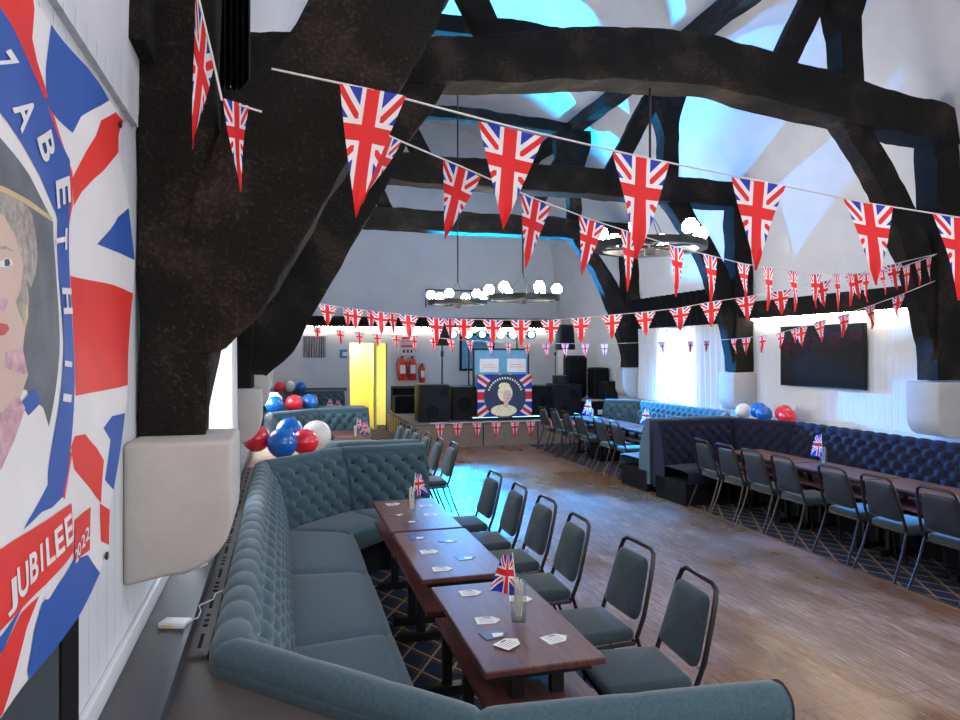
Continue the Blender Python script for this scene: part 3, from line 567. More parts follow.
# ------------------------------------------------------------------ banquettes
def banquette(path, label, mat, cushion=1.05, group='tufted banquette booths', pb=.185, ramp=None, skip_seat=()):
    t = thing('banquette', label, 'booth seat', (0, 0, 0), group=group)
    P = [Vector((x, y)) for x, y in path]; n = len(P)
    nr = []
    for i in range(n-1):
        d = (P[i+1]-P[i]).normalized(); nr.append(Vector((d.y, -d.x)))
    mi = [nr[0]]
    for i in range(1, n-1):
        b = (nr[i-1]+nr[i]); mi.append(b/(b.dot(nr[i])))
    mi.append(nr[-1])
    # backrest profile (u inward from crest line, z)
    prof = [(-.062, .90), (-.066, .97)]
    for k in range(0, 9):
        a = pi*1.05-k*pi*1.05/8; prof.append((.0+.066*cos(a), .99+.064*sin(a)))
    prof += [(.085, .94), (.125, .86), (.155, .75), (.18, .64), (.20, .54), (.215, .44)]
    pl = smooth_prof(prof, 4)
    L = [0]
    for i in range(1, len(pl)): L.append(L[-1]+sqrt((pl[i][0]-pl[i-1][0])**2+(pl[i][1]-pl[i-1][1])**2))
    crest = L[4*6]
    nv = len(pl)-1
    for i in range(n-1):
        a, b, ma, mb_ = P[i], P[i+1], mi[i], mi[i+1]
        ln = (b-a).length; near = a.y < 7.5
        nu = max(6, int(ln/(.018 if near else .028)))
        wallrun = abs(a.x-b.x) < .02
        k_ = max(1, round(ln/pb)); ps = ln/k_; kc = k_ if wallrun else max(1, round(ln/.36)); pc = ln/kc
        def fn(u, v, a=a, b=b, ma=ma, mb_=mb_, ln=ln, ps=ps, pc=pc, wallrun=wallrun):
            crw = (lambda s_: .017*(abs(sin(pi*s_/pc))**.5)-.012) if wallrun else (lambda s_: .007*(abs(sin(pi*s_/pc))**.16)-.006)
            j = int(round(v*nv)); q, z = pl[j]; s_ = u*ln; tt = (L[j]-crest)
            pt = .19
            j0 = max(j-1, 0); j1 = min(j+1, nv); tx, tz = pl[j1][0]-pl[j0][0], pl[j1][1]-pl[j0][1]; l = sqrt(tx*tx+tz*tz) or 1
            nx, nz = -tz/l, tx/l          # outward-ish normal
            if nx*1 < 0 and j > nv*.6: nx, nz = -nx, -nz
            if tt < .10:                # channels over the crest
                h = crw(s_) if tt > -.19 else 0
            else:
                A_ = s_/ps+ (tt-.10)/pt*1.0; B_ = s_/ps-(tt-.10)/pt*1.0
                w = abs(sin(pi*A_)*sin(pi*B_)); 
                fa = abs(sin(pi*A_)); fb = abs(sin(pi*B_))
                btn = max(0, 1-sqrt(fa*fa+fb*fb)*1.25)
                h = .046*(w**.45)-.020-.034*btn
                blend = min(1, (tt-.10)/.07); h = h*blend+(1-blend)*crw(s_)
            e = min(1, min(u, 1-u)*ln/.02); h = h*e-.01*(1-e)
            if j == 0: h = 0
            q2 = q+nx*h*(1 if q > -.2 else 0); z2 = z+nz*h*(1 if nz > 0 else -1 if z > 1 else 1)
            p0 = a+ma*q2; p1 = b+mb_*q2; p = p0.lerp(p1, u)
            return (p.x, p.y, z2)
        m = MB().grid(nu, nv, fn)
        for jf in range(nv):
            tt = (L[jf]+L[jf+1])/2-crest
            if tt < .13: continue
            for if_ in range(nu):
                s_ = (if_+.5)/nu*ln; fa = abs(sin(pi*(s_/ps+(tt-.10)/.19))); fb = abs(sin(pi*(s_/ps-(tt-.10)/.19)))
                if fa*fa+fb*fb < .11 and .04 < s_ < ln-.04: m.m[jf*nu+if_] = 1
        # plain outside face and ends
        c0, c1 = a+ma*(-.075), b+mb_*(-.075); d0, d1 = a+ma*.21, b+mb_*.21
        for (p, q) in ((c0, c1),): m.add([(p.x, p.y, .12), (q.x, q.y, .12), (q.x, q.y, .91), (p.x, p.y, .91)], [(0, 1, 2, 3)])
        for (E0, ME) in ((a, ma), (b, mb_)):
            if (E0 - P[0]).length < 1e-4 or (E0-P[-1]).length < 1e-4:
                vs = [((E0+ME*q).x, (E0+ME*q).y, z) for q, z in pl]+[((E0+ME*.215).x, (E0+ME*.215).y, .12), ((E0+ME*(-.075)).x, (E0+ME*(-.075)).y, .12)]
                m.add(vs, [tuple(range(len(vs)))])
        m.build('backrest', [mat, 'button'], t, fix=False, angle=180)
    # seat cushions
    for i in range(n-1):
        if i in skip_seat: continue
        a, b, ma, mb_ = P[i], P[i+1], mi[i], mi[i+1]; ln = (b+mb_*.5-a-ma*.5).length
        kk = max(1, round(ln/cushion))
        U0, U1 = .20, .74
        for c in range(kk):
            u0, u1 = c/kk, (c+1)/kk
            def sf(u, v, u0=u0, u1=u1):
                w = u0+(u1-u0)*u; z = .47; q = U0+(U1-U0)*min(v/.8, 1)
                if v > .8: q = U1+.02*sin((v-.8)/.2*pi); z = .47-.17*(v-.8)/.2-.0
                elif v > .6: z = .47-.03*((v-.6)/.2)**3
                puff = .028*(max(0, 4*u*(1-u)))**.35*(max(0, 4*min(v/.8, 1)*(1-min(v/.8, 1))))**.3 if v <= .8 else .012*(4*u*(1-u))**.35
                if v <= .8: z += puff-.02
                else: q += puff-.0; z -= .02
                e0 = 0
                p = (a+ma*q).lerp(b+mb_*q, w)
                return (p.x, p.y, z)
            MB().grid(22, 26, sf).build('seat_cushion', mat, t, fix=False, angle=180)
    m = MB()
    for i in range(n-1):
        if i in skip_seat: continue
        a, b, ma, mb_ = P[i], P[i+1], mi[i], mi[i+1]
        q0, q1, q2, q3 = a+ma*.0, b+mb_*.0, b+mb_*.70, a+ma*.70
        m.prism([tuple(q0), tuple(q1), tuple(q2), tuple(q3)][::-1], .0, .30)
    m.build('plinth', 'black_cloth', t, smooth=False)
    return t
banquette([(1.38, 1.70), (.50, 1.78), (-.165, 2.46), (-.165, 6.38), (.55, 7.10), (1.43, 7.19)], 'teal grey tufted booth seat in the left foreground, nearest the viewer', 'sofa')
banquette([(1.43, 7.50), (.55, 7.58), (-.19, 8.25), (-.19, 11.45), (.55, 12.08), (1.43, 12.17)], 'teal grey tufted booth seat in the middle of the left side', 'sofa')
banquette([(1.43, 12.50), (.55, 12.58), (-.19, 13.25), (-.19, 17.2), (.2, 17.75), (1.50, 17.82)], 'teal grey tufted booth seat at the far left against the gable wall', 'sofa')
banquette([(5.0, 8.70), (6.27, 8.76), (6.75, 8.0), (6.75, 3.3)], 'shade-darkened tufted booth seat at the right, facing the near dance floor', 'sofa_shaded')
banquette([(6.3, 12.95), (6.80, 12.35), (6.80, 9.65), (6.30, 9.05), (5.02, 8.98)], 'blue lit tufted booth seat under the right window', 'sofa')

# ------------------------------------------------------------------ chairs
def make_chair(label, group, cushmat='chair'):
    t = thing('dining_chair', label, 'chair', group=group)
    # seat pad
    m = MB(); m.rbox(-.215, .215, -.20, .245, .405, .478, .035, 4); 
    m.v = [(x*(1-.10*(y < -.05)*(-.05-y)/.15), y, z+(.012*(1-(x/.215)**2)*(1-((y-.02)/.225)**2) if z > .45 else 0)) for x, y, z in m.v]
    m.build('seat', cushmat, t, angle=60)
    # back pad
    lean = lambda z: -.205-(z-.44)*.27
    def pad(u, v):
        return None
    m = MB(); ring = []
    for k in range(32):
        a = 2*pi*k/32; cx, cz = cos(a), sin(a); e = .24
        x = (abs(cx)**e)*(1 if cx > 0 else -1); z = (abs(cz)**e)*(1 if cz > 0 else -1)
        ring.append((x, z))
    lay = [(-.026, .0), (-.026, .80), (-.018, .93), (-.006, 1.0), (.006, 1.0), (.022, .93), (.033, .78), (.038, 0)]
    vs = []
    for dy, sc in lay:
        for x, z in ring:
            zz = .672+z*.165*sc; w = .192-.040*(z+1)/2-.010*max(0, -z)**4
            vs.append((x*w*sc, lean(zz)+dy+.012, zz))
    n_ = 32; fs = []
    for j in range(len(lay)-1):
        for k in range(n_): fs.append((j*n_+k, j*n_+(k+1) % n_, (j+1)*n_+(k+1) % n_, (j+1)*n_+k))
    m.add(vs, fs); b = m.build('backrest', [cushmat, 'chair_back'], t, angle=60)
    for p in b.data.polygons:
        if p.index < 32*2: p.material_index = 1
    # frame
    pts = []
    for sg in (-1, 1):
        side = [(sg*.205, -.195, .43), (sg*.208, lean(.55)-.005, .55), (sg*.196, lean(.70)-.005, .70), (sg*.180, lean(.82)-.005, .82), (sg*.165, lean(.868)-.005, .868), (sg*.125, lean(.889)-.005, .889)]
        pts += side if sg < 0 else side[::-1]
    m = MB(); m.tube(pts, .0130, 8); m.build('back_frame', 'brown_metal', t)
    m = MB()
    m.tube([(-.195, -.19, .40), (-.195, .20, .395), (-.15, .225, .395), (.15, .225, .395), (.195, .20, .395), (.195, -.19, .40)], .011, 6)
    m.tube([(-.2, -.19, .41), (.2, -.19, .41)], .010, 6)
    m.build('seat_frame', 'brown_metal', t)
    for sg in (-1, 1):
        MB().tube([(sg*.205, -.195, .44), (sg*.212, -.262, .22), (sg*.225, -.355, .0)], .0115, 8).build('leg', 'brown_metal', t)
        MB().tube([(sg*.195, .19, .40), (sg*.205, .215, .2), (sg*.215, .235, .0)], .0115, 8).build('leg', 'brown_metal', t)
    return t
ORD = ['nearest', 'second nearest', 'third nearest', 'fourth nearest', 'fifth nearest', 'sixth nearest', 'seventh nearest', 'eighth nearest']
c0 = None; gL = 'chairs along the left booths'; gR = 'chairs along the right booths'
LEFT1 = [(1.67, 3.08, 86), (1.67, 3.66, 92), (1.60, 4.36, 88), (1.61, 4.96, 91), (1.58, 5.52, 89), (1.56, 6.14, 92)]
for i, (x, y, a) in enumerate(LEFT1):
    lab = '%s teal upholstered dining chair beside the near left tables' % ORD[i]
    if c0 is None: c0 = make_chair(lab, gL); c0.location = (x, y, 0); c0.rotation_euler = (0, 0, radians(a))
    else: dup(c0, (x, y, 0), radians(a), lab, gL)
for i, (x, y, a) in enumerate([(1.69, 8.28, 90), (1.63, 8.80, 88), (1.60, 9.38, 91), (1.56, 9.92, 92), (1.53, 10.42, 89), (1.51, 10.95, 90)]):
    dup(c0, (x, y, 0), radians(a), '%s dark chair of the row beside the middle left booth' % ORD[i], gL)
for i, (y, a) in enumerate([(4.47, -88), (5.05, -91), (5.58, -90), (6.27, -92), (6.79, -89), (7.29, -90), (7.77, -91)]):
    dup(c0, (5.43, y, 0), radians(a), '%s chair of the row in front of the near right booth' % ORD[i], gR)
for i, (x, y, a) in enumerate([(5.42, 10.15, -93), (5.42, 10.75, -90), (5.42, 11.58, -91), (5.41, 12.15, -92), (5.40, 12.72, -90), (5.38, 13.30, -90)]):
    dup(c0, (x, y, 0), radians(a), '%s chair of the row in front of the blue lit far right booth' % ORD[i], gR)

# ------------------------------------------------------------------ tables
def make_table(label, group):
    t = thing('pub_table', label, 'table', group=group)
    o = MB().box(-.265, .265, -.53, .53, .69, .72).build('tabletop', 'table', t, smooth=False)
    m = o.modifiers.new('b', 'BEVEL'); m.width = .006; m.segments = 2
    o = MB().box(-.24, .24, -.56, .54, .52, .545).build('lower_shelf', 'table', t, smooth=False)
    MB().box(-.22, .22, -.48, .48, .655, .69).build('under_frame', 'black_metal', t, smooth=False)
    for sy in (-1, 1):
        for sx in (-1, 1): MB().box(sx*.09-.028, sx*.09+.028, sy*.40-.02, sy*.40+.02, .05, .66).build('leg', 'black_metal', t, smooth=False)
        MB().box(-.23, .23, sy*.40-.035, sy*.40+.035, 0, .055).build('foot_bar', 'black_metal', t, smooth=False)
    return t
gT = 'dark wood pub tables along the booths'
t0 = make_table('reddish wooden pub table nearest the viewer, with a flag vase and six beer mats', gT); t0.location = (1.045, 3.21, 0)
TB = [(1.02, 4.40, 'reddish wooden pub table in the middle of the near left booth'), (1.01, 5.50, 'reddish wooden pub table at the far end of the near left booth'),
 (1.0, 8.9, 'near table of the middle left booth, mostly behind the sofa back'), (1.0, 9.98, 'middle table of the middle left booth'), (1.03, 11.06, 'far wooden table of the middle left booth with two small flags'),
 (1.1, 14.2, 'near table of the far left booth'), (1.1, 15.6, 'far table of the far left booth'),
 (5.85, 4.05, 'nearest wooden table in front of the near right booth'), (5.85, 5.14, 'second wooden table in front of the near right booth'), (5.85, 6.24, 'third wooden table of the near right booth, carrying a flag vase'), (5.82, 7.35, 'farthest wooden table in front of the near right booth'),
 (5.85, 10.25, 'near table of the blue lit right booth with a flag vase'), (5.83, 11.35, 'middle table of the blue lit right booth'), (5.78, 12.45, 'far table of the blue lit right booth with a flag vase')]
for x, y, lab in TB: dup(t0, (x, y, 0), 0, lab, gT)
TZ = .7205
# vases with flags
def vase(x, y, label, h=.19, flag=.3, rz=0, cloth=.17, side=-1, big=False):
    t = thing('flag_vase', label, 'vase', (x, y, TZ), rz, 'glass vases with little union flags')
    w = .034 if big else .026
    m = MB(); pr = []
    for k in range(4): pass
    m.box(-w, w, -w, w, 0, .025); 
    for s_ in (-1, 1):
        m.box(s_*w-.002, s_*w+.002, -w, w, .025, h); m.box(-w, w, s_*w-.002, s_*w+.002, .025, h)
    m.build('glass_body', 'glass', t, smooth=False)
    m = MB()
    for k in range(7):
        a = k*.9; m.tube([(.012*cos(a), .012*sin(a), .027), (.018*cos(a+.4), .018*sin(a+.4), h*.7), (.020*cos(a), .020*sin(a), h+.01*(k % 3)-.01)], .0045, 5)
    m.build('paper_straws', 'paper', t)
    st = Vector((side*.03, 0, h+flag*.55)); MB().tube([(0, 0, .03), st], .0035, 6).build('flag_stick', 'paper', t)
    # draped small flag hanging from the stick top
    c = cloth
    def fn(u, v):
        x_ = side*(c*.85*u*(.35+.65*v))+st.x*(1-.75*v); z_ = st.z-.01-v*c*1.25*(1-.12*u)
        return (x_, .012*sin(u*7+v*3)*(u+.2), z_)
    MB().grid(14, 12, fn, 0, lambda u, v: (-1.0+2.4*u, 1-2.2*v)).build('flag_cloth', 'jack_wide', t, fix=False)
    return t
vase(1.085, 3.16, 'glass vase with a union flag and paper straws on the nearest table', .19, .24, radians(-16), .155, -1, True)
vase(1.0, 5.54, 'glass vase with a union flag on the third left table', .19, .22, radians(-10), .14, 1, True)
vase(1.05, 10.5, 'small flag vase on the middle left booth table', .18, .22, 0, .13, 1)
vase(1.30, 10.95, 'low flag vase at the aisle edge of the middle left booth table', .10, .18, 0, .16, -1)
vase(1.05, 15.3, 'flag vase on the far left booth table, left one', .15, .25, 0, .18, -1)
vase(1.25, 15.75, 'flag vase on the far left booth table, right one', .12, .2, 0, .18, -1)
vase(5.88, 6.55, 'tall flag vase on the table before the near right booth', .2, .28, 0, .2, -1)
vase(5.82, 10.3, 'flag vase on the near table of the blue lit booth', .2, .3, 0, .22, -1)
vase(5.66, 12.2, 'flag vase on the far table of the blue lit booth', .2, .34, 0, .24, -1)
# beer mats
def mat_(x, y, rz, label, dark=False, z=TZ, s=.059):
    t = thing('beer_mat', label, 'beer mat', (x, y, z), rz, 'beer mats on the near left tables')
    p = [(-s, -s*.72), (s*.45, -s*.72), (s*1.05, 0), (s*.45, s*.72), (-s, s*.72)]
    MB().prism(p, 0, .0022).build('card', 'mat_dark' if dark else 'paper', t, smooth=False)
    m = MB()
    if dark:
        m.prism([(-s*.3, -s*.5), (s*.5, -s*.45), (s*.75, 0), (-s*.1, s*.3)], .0022, .0026)
    else:
        for k in range(5): m.box(-s*.75, s*(.5 if k % 2 else .35), -s*.5+k*s*.22, -s*.5+k*s*.22+.0022, .0022, .0026)
        m.box(-s*.3, s*.3, s*.45, s*.58, .0022, .0026)
    m.build('print', 'paper' if dark else 'ink', t, smooth=False)
    return t
for x, y, rz, dk, lab in [(.965, 3.59, 0, 0, 'cream beer mat at the far left of the nearest table'), (1.19, 3.43, -.3, 0, 'cream beer mat half behind the vase on the nearest table'),
 (.945, 3.20, -.1, 0, 'cream beer mat at the left middle of the nearest table'), (.925, 3.03, .15, 1, 'dark printed beer mat overlapping another on the nearest table'),
 (.955, 2.915, .6, 0, 'cream beer mat at the near left of the nearest table'), (1.175, 2.915, .25, 0, 'cream beer mat alone at the near right of the nearest table'),
 (.90, 4.75, .1, 1, 'dark beer mat at the far left of the second left table'), (1.085, 4.62, -.6, 1, 'dark beer mat at the far right of the second left table'),
 (.91, 4.40, 0, 0, 'cream beer mat at the left middle of the second left table'), (1.10, 4.21, .1, 1, 'dark beer mat at the near right of the second left table'), (.91, 4.03, -.1, 0, 'cream beer mat at the near left of the second left table'),
 (.90, 5.86, .2, 0, 'cream beer mat at the far left of the third left table'), (.875, 5.46, .5, 1, 'dark beer mat at the left of the third left table'), (1.16, 5.72, 0, 0, 'cream beer mat behind the vase on the third left table'), (1.13, 5.40, -.1, 0, 'cream beer mat at the right of the third left table'), (.93, 5.22, -.2, 1, 'dark beer mat near the front of the third left table')]:
    o = mat_(x, y, rz, lab, bool(dk))
    if 'near left of the nearest' in lab: o.location.z += .0035

# ------------------------------------------------------------------ balloons
BAL = {}
def balloon(col, p, r, label, group, tilt=(0, 0)):
    if col not in BAL:
        t = thing('balloon', label, 'balloon', p, 0, group)
        pr = [(.0001, -1.16)]
        for k in range(1, 17):
            a = -pi/2+pi*k/17; rr = cos(a); z = sin(a)*(1.0 if a > 0 else 1.14); pr.append((rr, z))
        pr.append((.0001, 1.0)); MB().lathe(pr, n=28).build('skin', 'balloon_'+col, t)
        MB().lathe([(.02, -1.14), (.05, -1.19), (.09, -1.24), (.05, -1.25), (.0001, -1.235)], n=10).build('knot', 'balloon_'+col, t)
        BAL[col] = t
    else: t = dup(BAL[col], p, 0, label, group)
    t.scale = (r, r, r); t.rotation_euler = (tilt[0], tilt[1], 0); return t
G1, G2, G3, G4 = 'balloons on the corner of the near left booth', 'balloons on the corner of the middle left booth', 'balloons by the far left booth', 'balloons on the right ledge'
balloon('red', (-.235, 7.08, 1.165), .128, 'red balloon at the left of the nearest left cluster', G1, (1.2, .5))
balloon('blue', (.005, 6.95, 1.13), .145, 'large blue balloon in the front middle of the nearest left cluster', G1, (1.1, -.2))
balloon('red', (.215, 7.02, 1.125), .128, 'red balloon at the right front of the nearest left cluster', G1, (1.3, -.3))
balloon('blue', (.07, 7.22, 1.22), .128, 'blue balloon peeping from behind in the nearest left cluster', G1, (-1, 0))
balloon('white', (.34, 7.36, 1.15), .15, 'white balloon behind the red one of the nearest left cluster', G1, (-1.2, .4))
balloon('blue', (-.12, 12.0, 1.13), .145, 'blue balloon at the left of the middle left cluster', G2, (1.2, 0))
balloon('white', (-.14, 12.34, 1.17), .155, 'white balloon behind the blue ones of the middle left cluster', G2, (-1, .4))
balloon('red', (.20, 12.3, 1.13), .145, 'pinkish red balloon of the middle left cluster', G2, (1, .4))
balloon('blue', (.46, 12.52, 1.13), .14, 'blue balloon at the right of the middle left cluster', G2, (-1, -.4))
balloon('red', (-.05, 17.5, 1.14), .14, 'red balloon of the farthest left cluster', G3, (1.2, 0))
balloon('white', (.17, 17.6, 1.17), .14, 'white balloon of the farthest left cluster', G3, (1.2, .3))
balloon('blue', (.44, 17.6, 1.15), .13, 'blue balloon of the farthest left cluster', G3, (1.2, .3))
balloon('white', (6.90, 9.35, 1.09), .115, 'white balloon on the right ledge', G4, (0, 1))
balloon('blue', (6.95, 9.05, 1.12), .12, 'blue balloon behind in the right ledge cluster', G4, (0, 1.2))
balloon('blue', (6.87, 8.83, 1.085), .115, 'blue balloon in front in the right ledge cluster', G4, (.3, -1))
balloon('red', (7.05, 8.62, 1.11), .12, 'red balloon behind in the right ledge cluster', G4, (0, 1.2))
balloon('red', (6.93, 8.40, 1.08), .115, 'red balloon in front at the right end of the right ledge cluster', G4, (.3, -1))

# ------------------------------------------------------------------ bunting
def bunting(name, label, st, pens, r):
    t = thing(name, label, 'bunting', tuple(st[0]), 0, 'union flag buntings')
    o0 = Vector(st[0]); P = [Vector(p)-o0 for p in st]; pts = []
    for i in range(len(P)-1):
        for k in range(4): pts.append(P[i].lerp(P[i+1], k/4))
    pts.append(P[-1]); MB().tube(pts, r, 5).build('ribbon', 'string', t)
    for q, (a, b, c) in enumerate(pens):
        a, b, c = Vector(a)-o0, Vector(b)-o0, Vector(c)-o0
        w = (b-a).length; h = (c-(a+b)/2).length; nrm = (b-a).cross(c-a).normalized(); ph = random.random()*6; am = .05*w*random.uniform(.6, 1.5)
        asp = .93
        def fn(u, v):
            p = a.lerp(b, u).lerp(c.lerp(c+(b-a)*.012, u), v)
            return p+nrm*(am*sin(u*5+v*4+ph)*(.3+v)*(1-.5*v)+am*1.6*sin(v*3.2+ph)*v)
        def uvf(u, v):
            return ((u-.5)*2*asp*(1-v)+.0, 1-v*2.9)
        nn = 10 if w > .18 else 6
        MB().grid(8, nn, fn, 0, uvf).build('pennant', 'jack', t, fix=False)
    return t
bunting('bunting', 'nearest bunting of large union flag pennants across the view', STR_BIG, PEN_BIG, .004)
bunting('bunting', 'second bunting of narrow pennants running from the left brace to the right post', STR_MID, PEN_MID, .0045)
bunting('bunting', 'bunting of small pennants stretched across the middle of the hall at post height', STR_HALL, PEN_HALL, .004)
bunting('bunting', 'lowest and farthest bunting of tiny pennants along the light strip', STR_FAR, PEN_FAR, .004)
bunting('bunting', 'ribbon with two twisted pennants dangling beside the nearest post', STR_POST, PEN_POST, .004)
st = [(3.2+i*.1, 14.235, .525-.012*abs(sin(i*.62))) for i in range(0, 38)]
pens = []
for i, x in enumerate([3.05, 3.43, 3.85, 4.27, 4.69, 5.05, 5.5, 6.0, 6.5]): pens.append(((x, 14.228, .51), (x+.22, 14.228, .51), (x+.11, 14.222, .17)))
bunting('bunting', 'bunting of pennants pinned along the front edge of the stage', [(2.95, 14.23, .515)]+st, pens, .008)

# ------------------------------------------------------------------ wall banner
def banner():
    t = thing('wall_banner', 'large red white and blue jubilee banner with a printed portrait, pinned to the left wall', 'banner', (-.482, 2.0, 2.0))
    mats = {'white': 'white_ink', 'red': 'red_ink', 'blue': 'blue_ink', 'slate': 'slate', 'gold': 'gold', 'hair': 'hair', 'skin': 'skin', 'eye': 'ink', 'lip': 'lip_red', 'pink': 'pink'}
    import bmesh
    def wave(y, z):
        return .009+.006*sin((y-2)*9+z*2.5)+.004*sin(z*11+y*3)+.003*noise.noise(Vector((y*6, z*6, 0)))
    def conv(bm, lay):
        for _ in range(6):
            es = [e for e in bm.edges if e.calc_length() > .05]
            if not es: break
            bmesh.ops.subdivide_edges(bm, edges=es, cuts=1); bmesh.ops.triangulate(bm, faces=bm.faces)
        for v in bm.verts:
            y, z = v.co.x, v.co.y
            v.co = Vector((wave(y, z)+lay*.0006, y-2.0, z-2.0))
    names = {'white': 'white_field', 'red': 'red_panel', 'blue': 'blue_panel'}
    bylay = {}
    base = None
    for col, lay, pts in BANNER:
        bm = bmesh.new(); vs = [bm.verts.new((y, z, 0)) for y, z in pts]; f = bm.faces.new(vs); f.normal_update()
        bmesh.ops.triangulate(bm, faces=[f]); conv(bm, lay)
        nm = 'cloth' if base is None else {'slate': 'portrait_backdrop', 'skin': 'portrait_face', 'hair': 'portrait_hair', 'eye': 'portrait_eye', 'lip': 'portrait_lips', 'gold': 'gold_line', 'pink': 'pink_dress_trim'}.get(col, col+'_print')
        me = bpy.data.meshes.new(nm); bm.to_mesh(me); bm.free(); me.materials.append(M[mats[col]])
        for p in me.polygons: p.use_smooth = True
        o = bpy.data.objects.new(nm, me); COL.objects.link(o)
        if base is None: base = o; o.parent = t
        else: o.parent = base
    for ch, c, adv, up, lay in GLYPHS:
        cu = bpy.data.curves.new('g', 'FONT'); cu.body = ch; cu.align_x = 'CENTER'; cu.align_y = 'CENTER'; cu.size = 1; cu.offset = .025; cu.resolution_u = 4
        ob = bpy.data.objects.new('g', cu); COL.objects.link(ob)
        dg = bpy.context.evaluated_depsgraph_get(); me0 = bpy.data.meshes.new_from_object(ob.evaluated_get(dg))
        bpy.data.objects.remove(ob); xs = [v.co.x for v in me0.vertices]; ys = [v.co.y for v in me0.vertices]
        x0, x1, y0, y1 = min(xs), max(xs), min(ys), max(ys)
        bm = bmesh.new(); bm.from_mesh(me0); bpy.data.meshes.remove(me0)
        for v in bm.verts:
            a = (v.co.x-(x0+x1)/2)/max(x1-x0, .3)*.86; b = (v.co.y-(y0+y1)/2)/(y1-y0)
            v.co = Vector((c[0]+adv[0]*a+up[0]*b, c[1]+adv[1]*a+up[1]*b, 0))
        conv(bm, lay)
        me = bpy.data.meshes.new('letter'); bm.to_mesh(me); bm.free(); me.materials.append(M['white_ink'])
        o = bpy.data.objects.new('letter', me); COL.objects.link(o); o.parent = base
    for y, z in EYELETS:
        m = MB().lathe([(.004, -.003), (.010, -.003), (.012, 0), (.010, .003), (.004, .003)], (wave(y, z)+.008, y-2, z-2), n=12, axis='x')
        m.build('eyelet', 'brown_metal', t)
banner()
# black vertical drape beside the nearest post
m = MB()
def dr(u, v):
    x = -.30+.17*u; return (x, 3.15+.035*sin(u*2*pi*7), 3.12+1.3*v)
m.grid(90, 6, dr)
tag(m.build('drape', 'black_cloth', fix=False), 'narrow black pleated drape hanging high beside the nearest post', 'drape')
# battery switch box with cable on the ledge
t = thing('switch_box', 'small white battery box with a thin cable lying on the left ledge', 'battery box', (-.375, 2.76, 1.0), radians(-20))
MB().rbox(-.05, .05, -.032, .032, 0, .022, .006, 3).build('case', 'white_gloss', t)
MB().box(-.035, .005, -.034, -.030, .004, .016).build('battery', 'gold', t, smooth=False)
MB().tube([(.04, .02, .012), (.052, .07, .006), (.03, .14, .006), (-.005, .19, .006), (.02, .26, .006), (.0, .33, .006), (.03, .42, .006), (.035, .50, .006)], .0022, 5).build('cable', 'white_gloss', t)

# ------------------------------------------------------------------ curtains
def curtain(x, y0, y1, z0, z1, n, label, amp=.03, mat='sheer', name='curtain'):
    def f(u, v):
        w = .6+.4*(1-v); return (x+amp*sin(u*2*pi*n+.6*sin(v*3))*w, y0+(y1-y0)*u+.02*sin(v*4+u*9), z0+(z1-z0)*v)
    o = MB().grid(int(n*12), 10, f).build(name, mat, fix=False)
    return tag(o, label, 'curtain')
curtain(XR-.10, 12.28, 13.3, 1.02, 2.5, 7, 'white curtain drawn to the far side of the right window')
curtain(XR-.10, 9.95, 11.5, 1.02, 2.5, 10, 'white curtain drawn to the near side of the right window')
curtain(XL+.14, 3.4, 4.65, 1.02, 2.6, 6, 'white curtain at the near side of the first left window')
curtain(XL+.14, 4.75, 5.95, 1.02, 2.6, 6, 'white curtain at the far side of the first left window')
m = MB()
def pf(u, v): return (XR-.17+.07*sin(u*2*pi*17), 9.98+3.45*u, 2.48+(.62-.0*u)*v)
m.grid(26*10, 4, pf)
tag(m.build('pelmet_drape', 'black_cloth', fix=False), 'deep black pleated pelmet above the right window', 'pelmet')

m = MB()
m.grid(15*10, 4, lambda u, v: (XL+.19+.06*sin(u*2*pi*15), 3.15+2.8*u, 2.50+.9*v))
tag(m.build('pelmet_drape', 'black_cloth', fix=False), 'deep black pleated pelmet above the first left window', 'pelmet')

# ------------------------------------------------------------------ television
t = thing('television', 'large black flat television on the right boarded wall', 'television', (XR-.06, 8.155, 1.94))
MB().box(-.02, .03, -.79, .79, -.44, .44).build('case', 'black', t, smooth=False)
MB().box(-.024, -.0205, -.775, .775, -.42, .425).build('screen', 'tv', t, smooth=False)
MB().box(.03, .06, -.2, .2, -.15, .15).build('wall_bracket', 'black_metal', t, smooth=False)

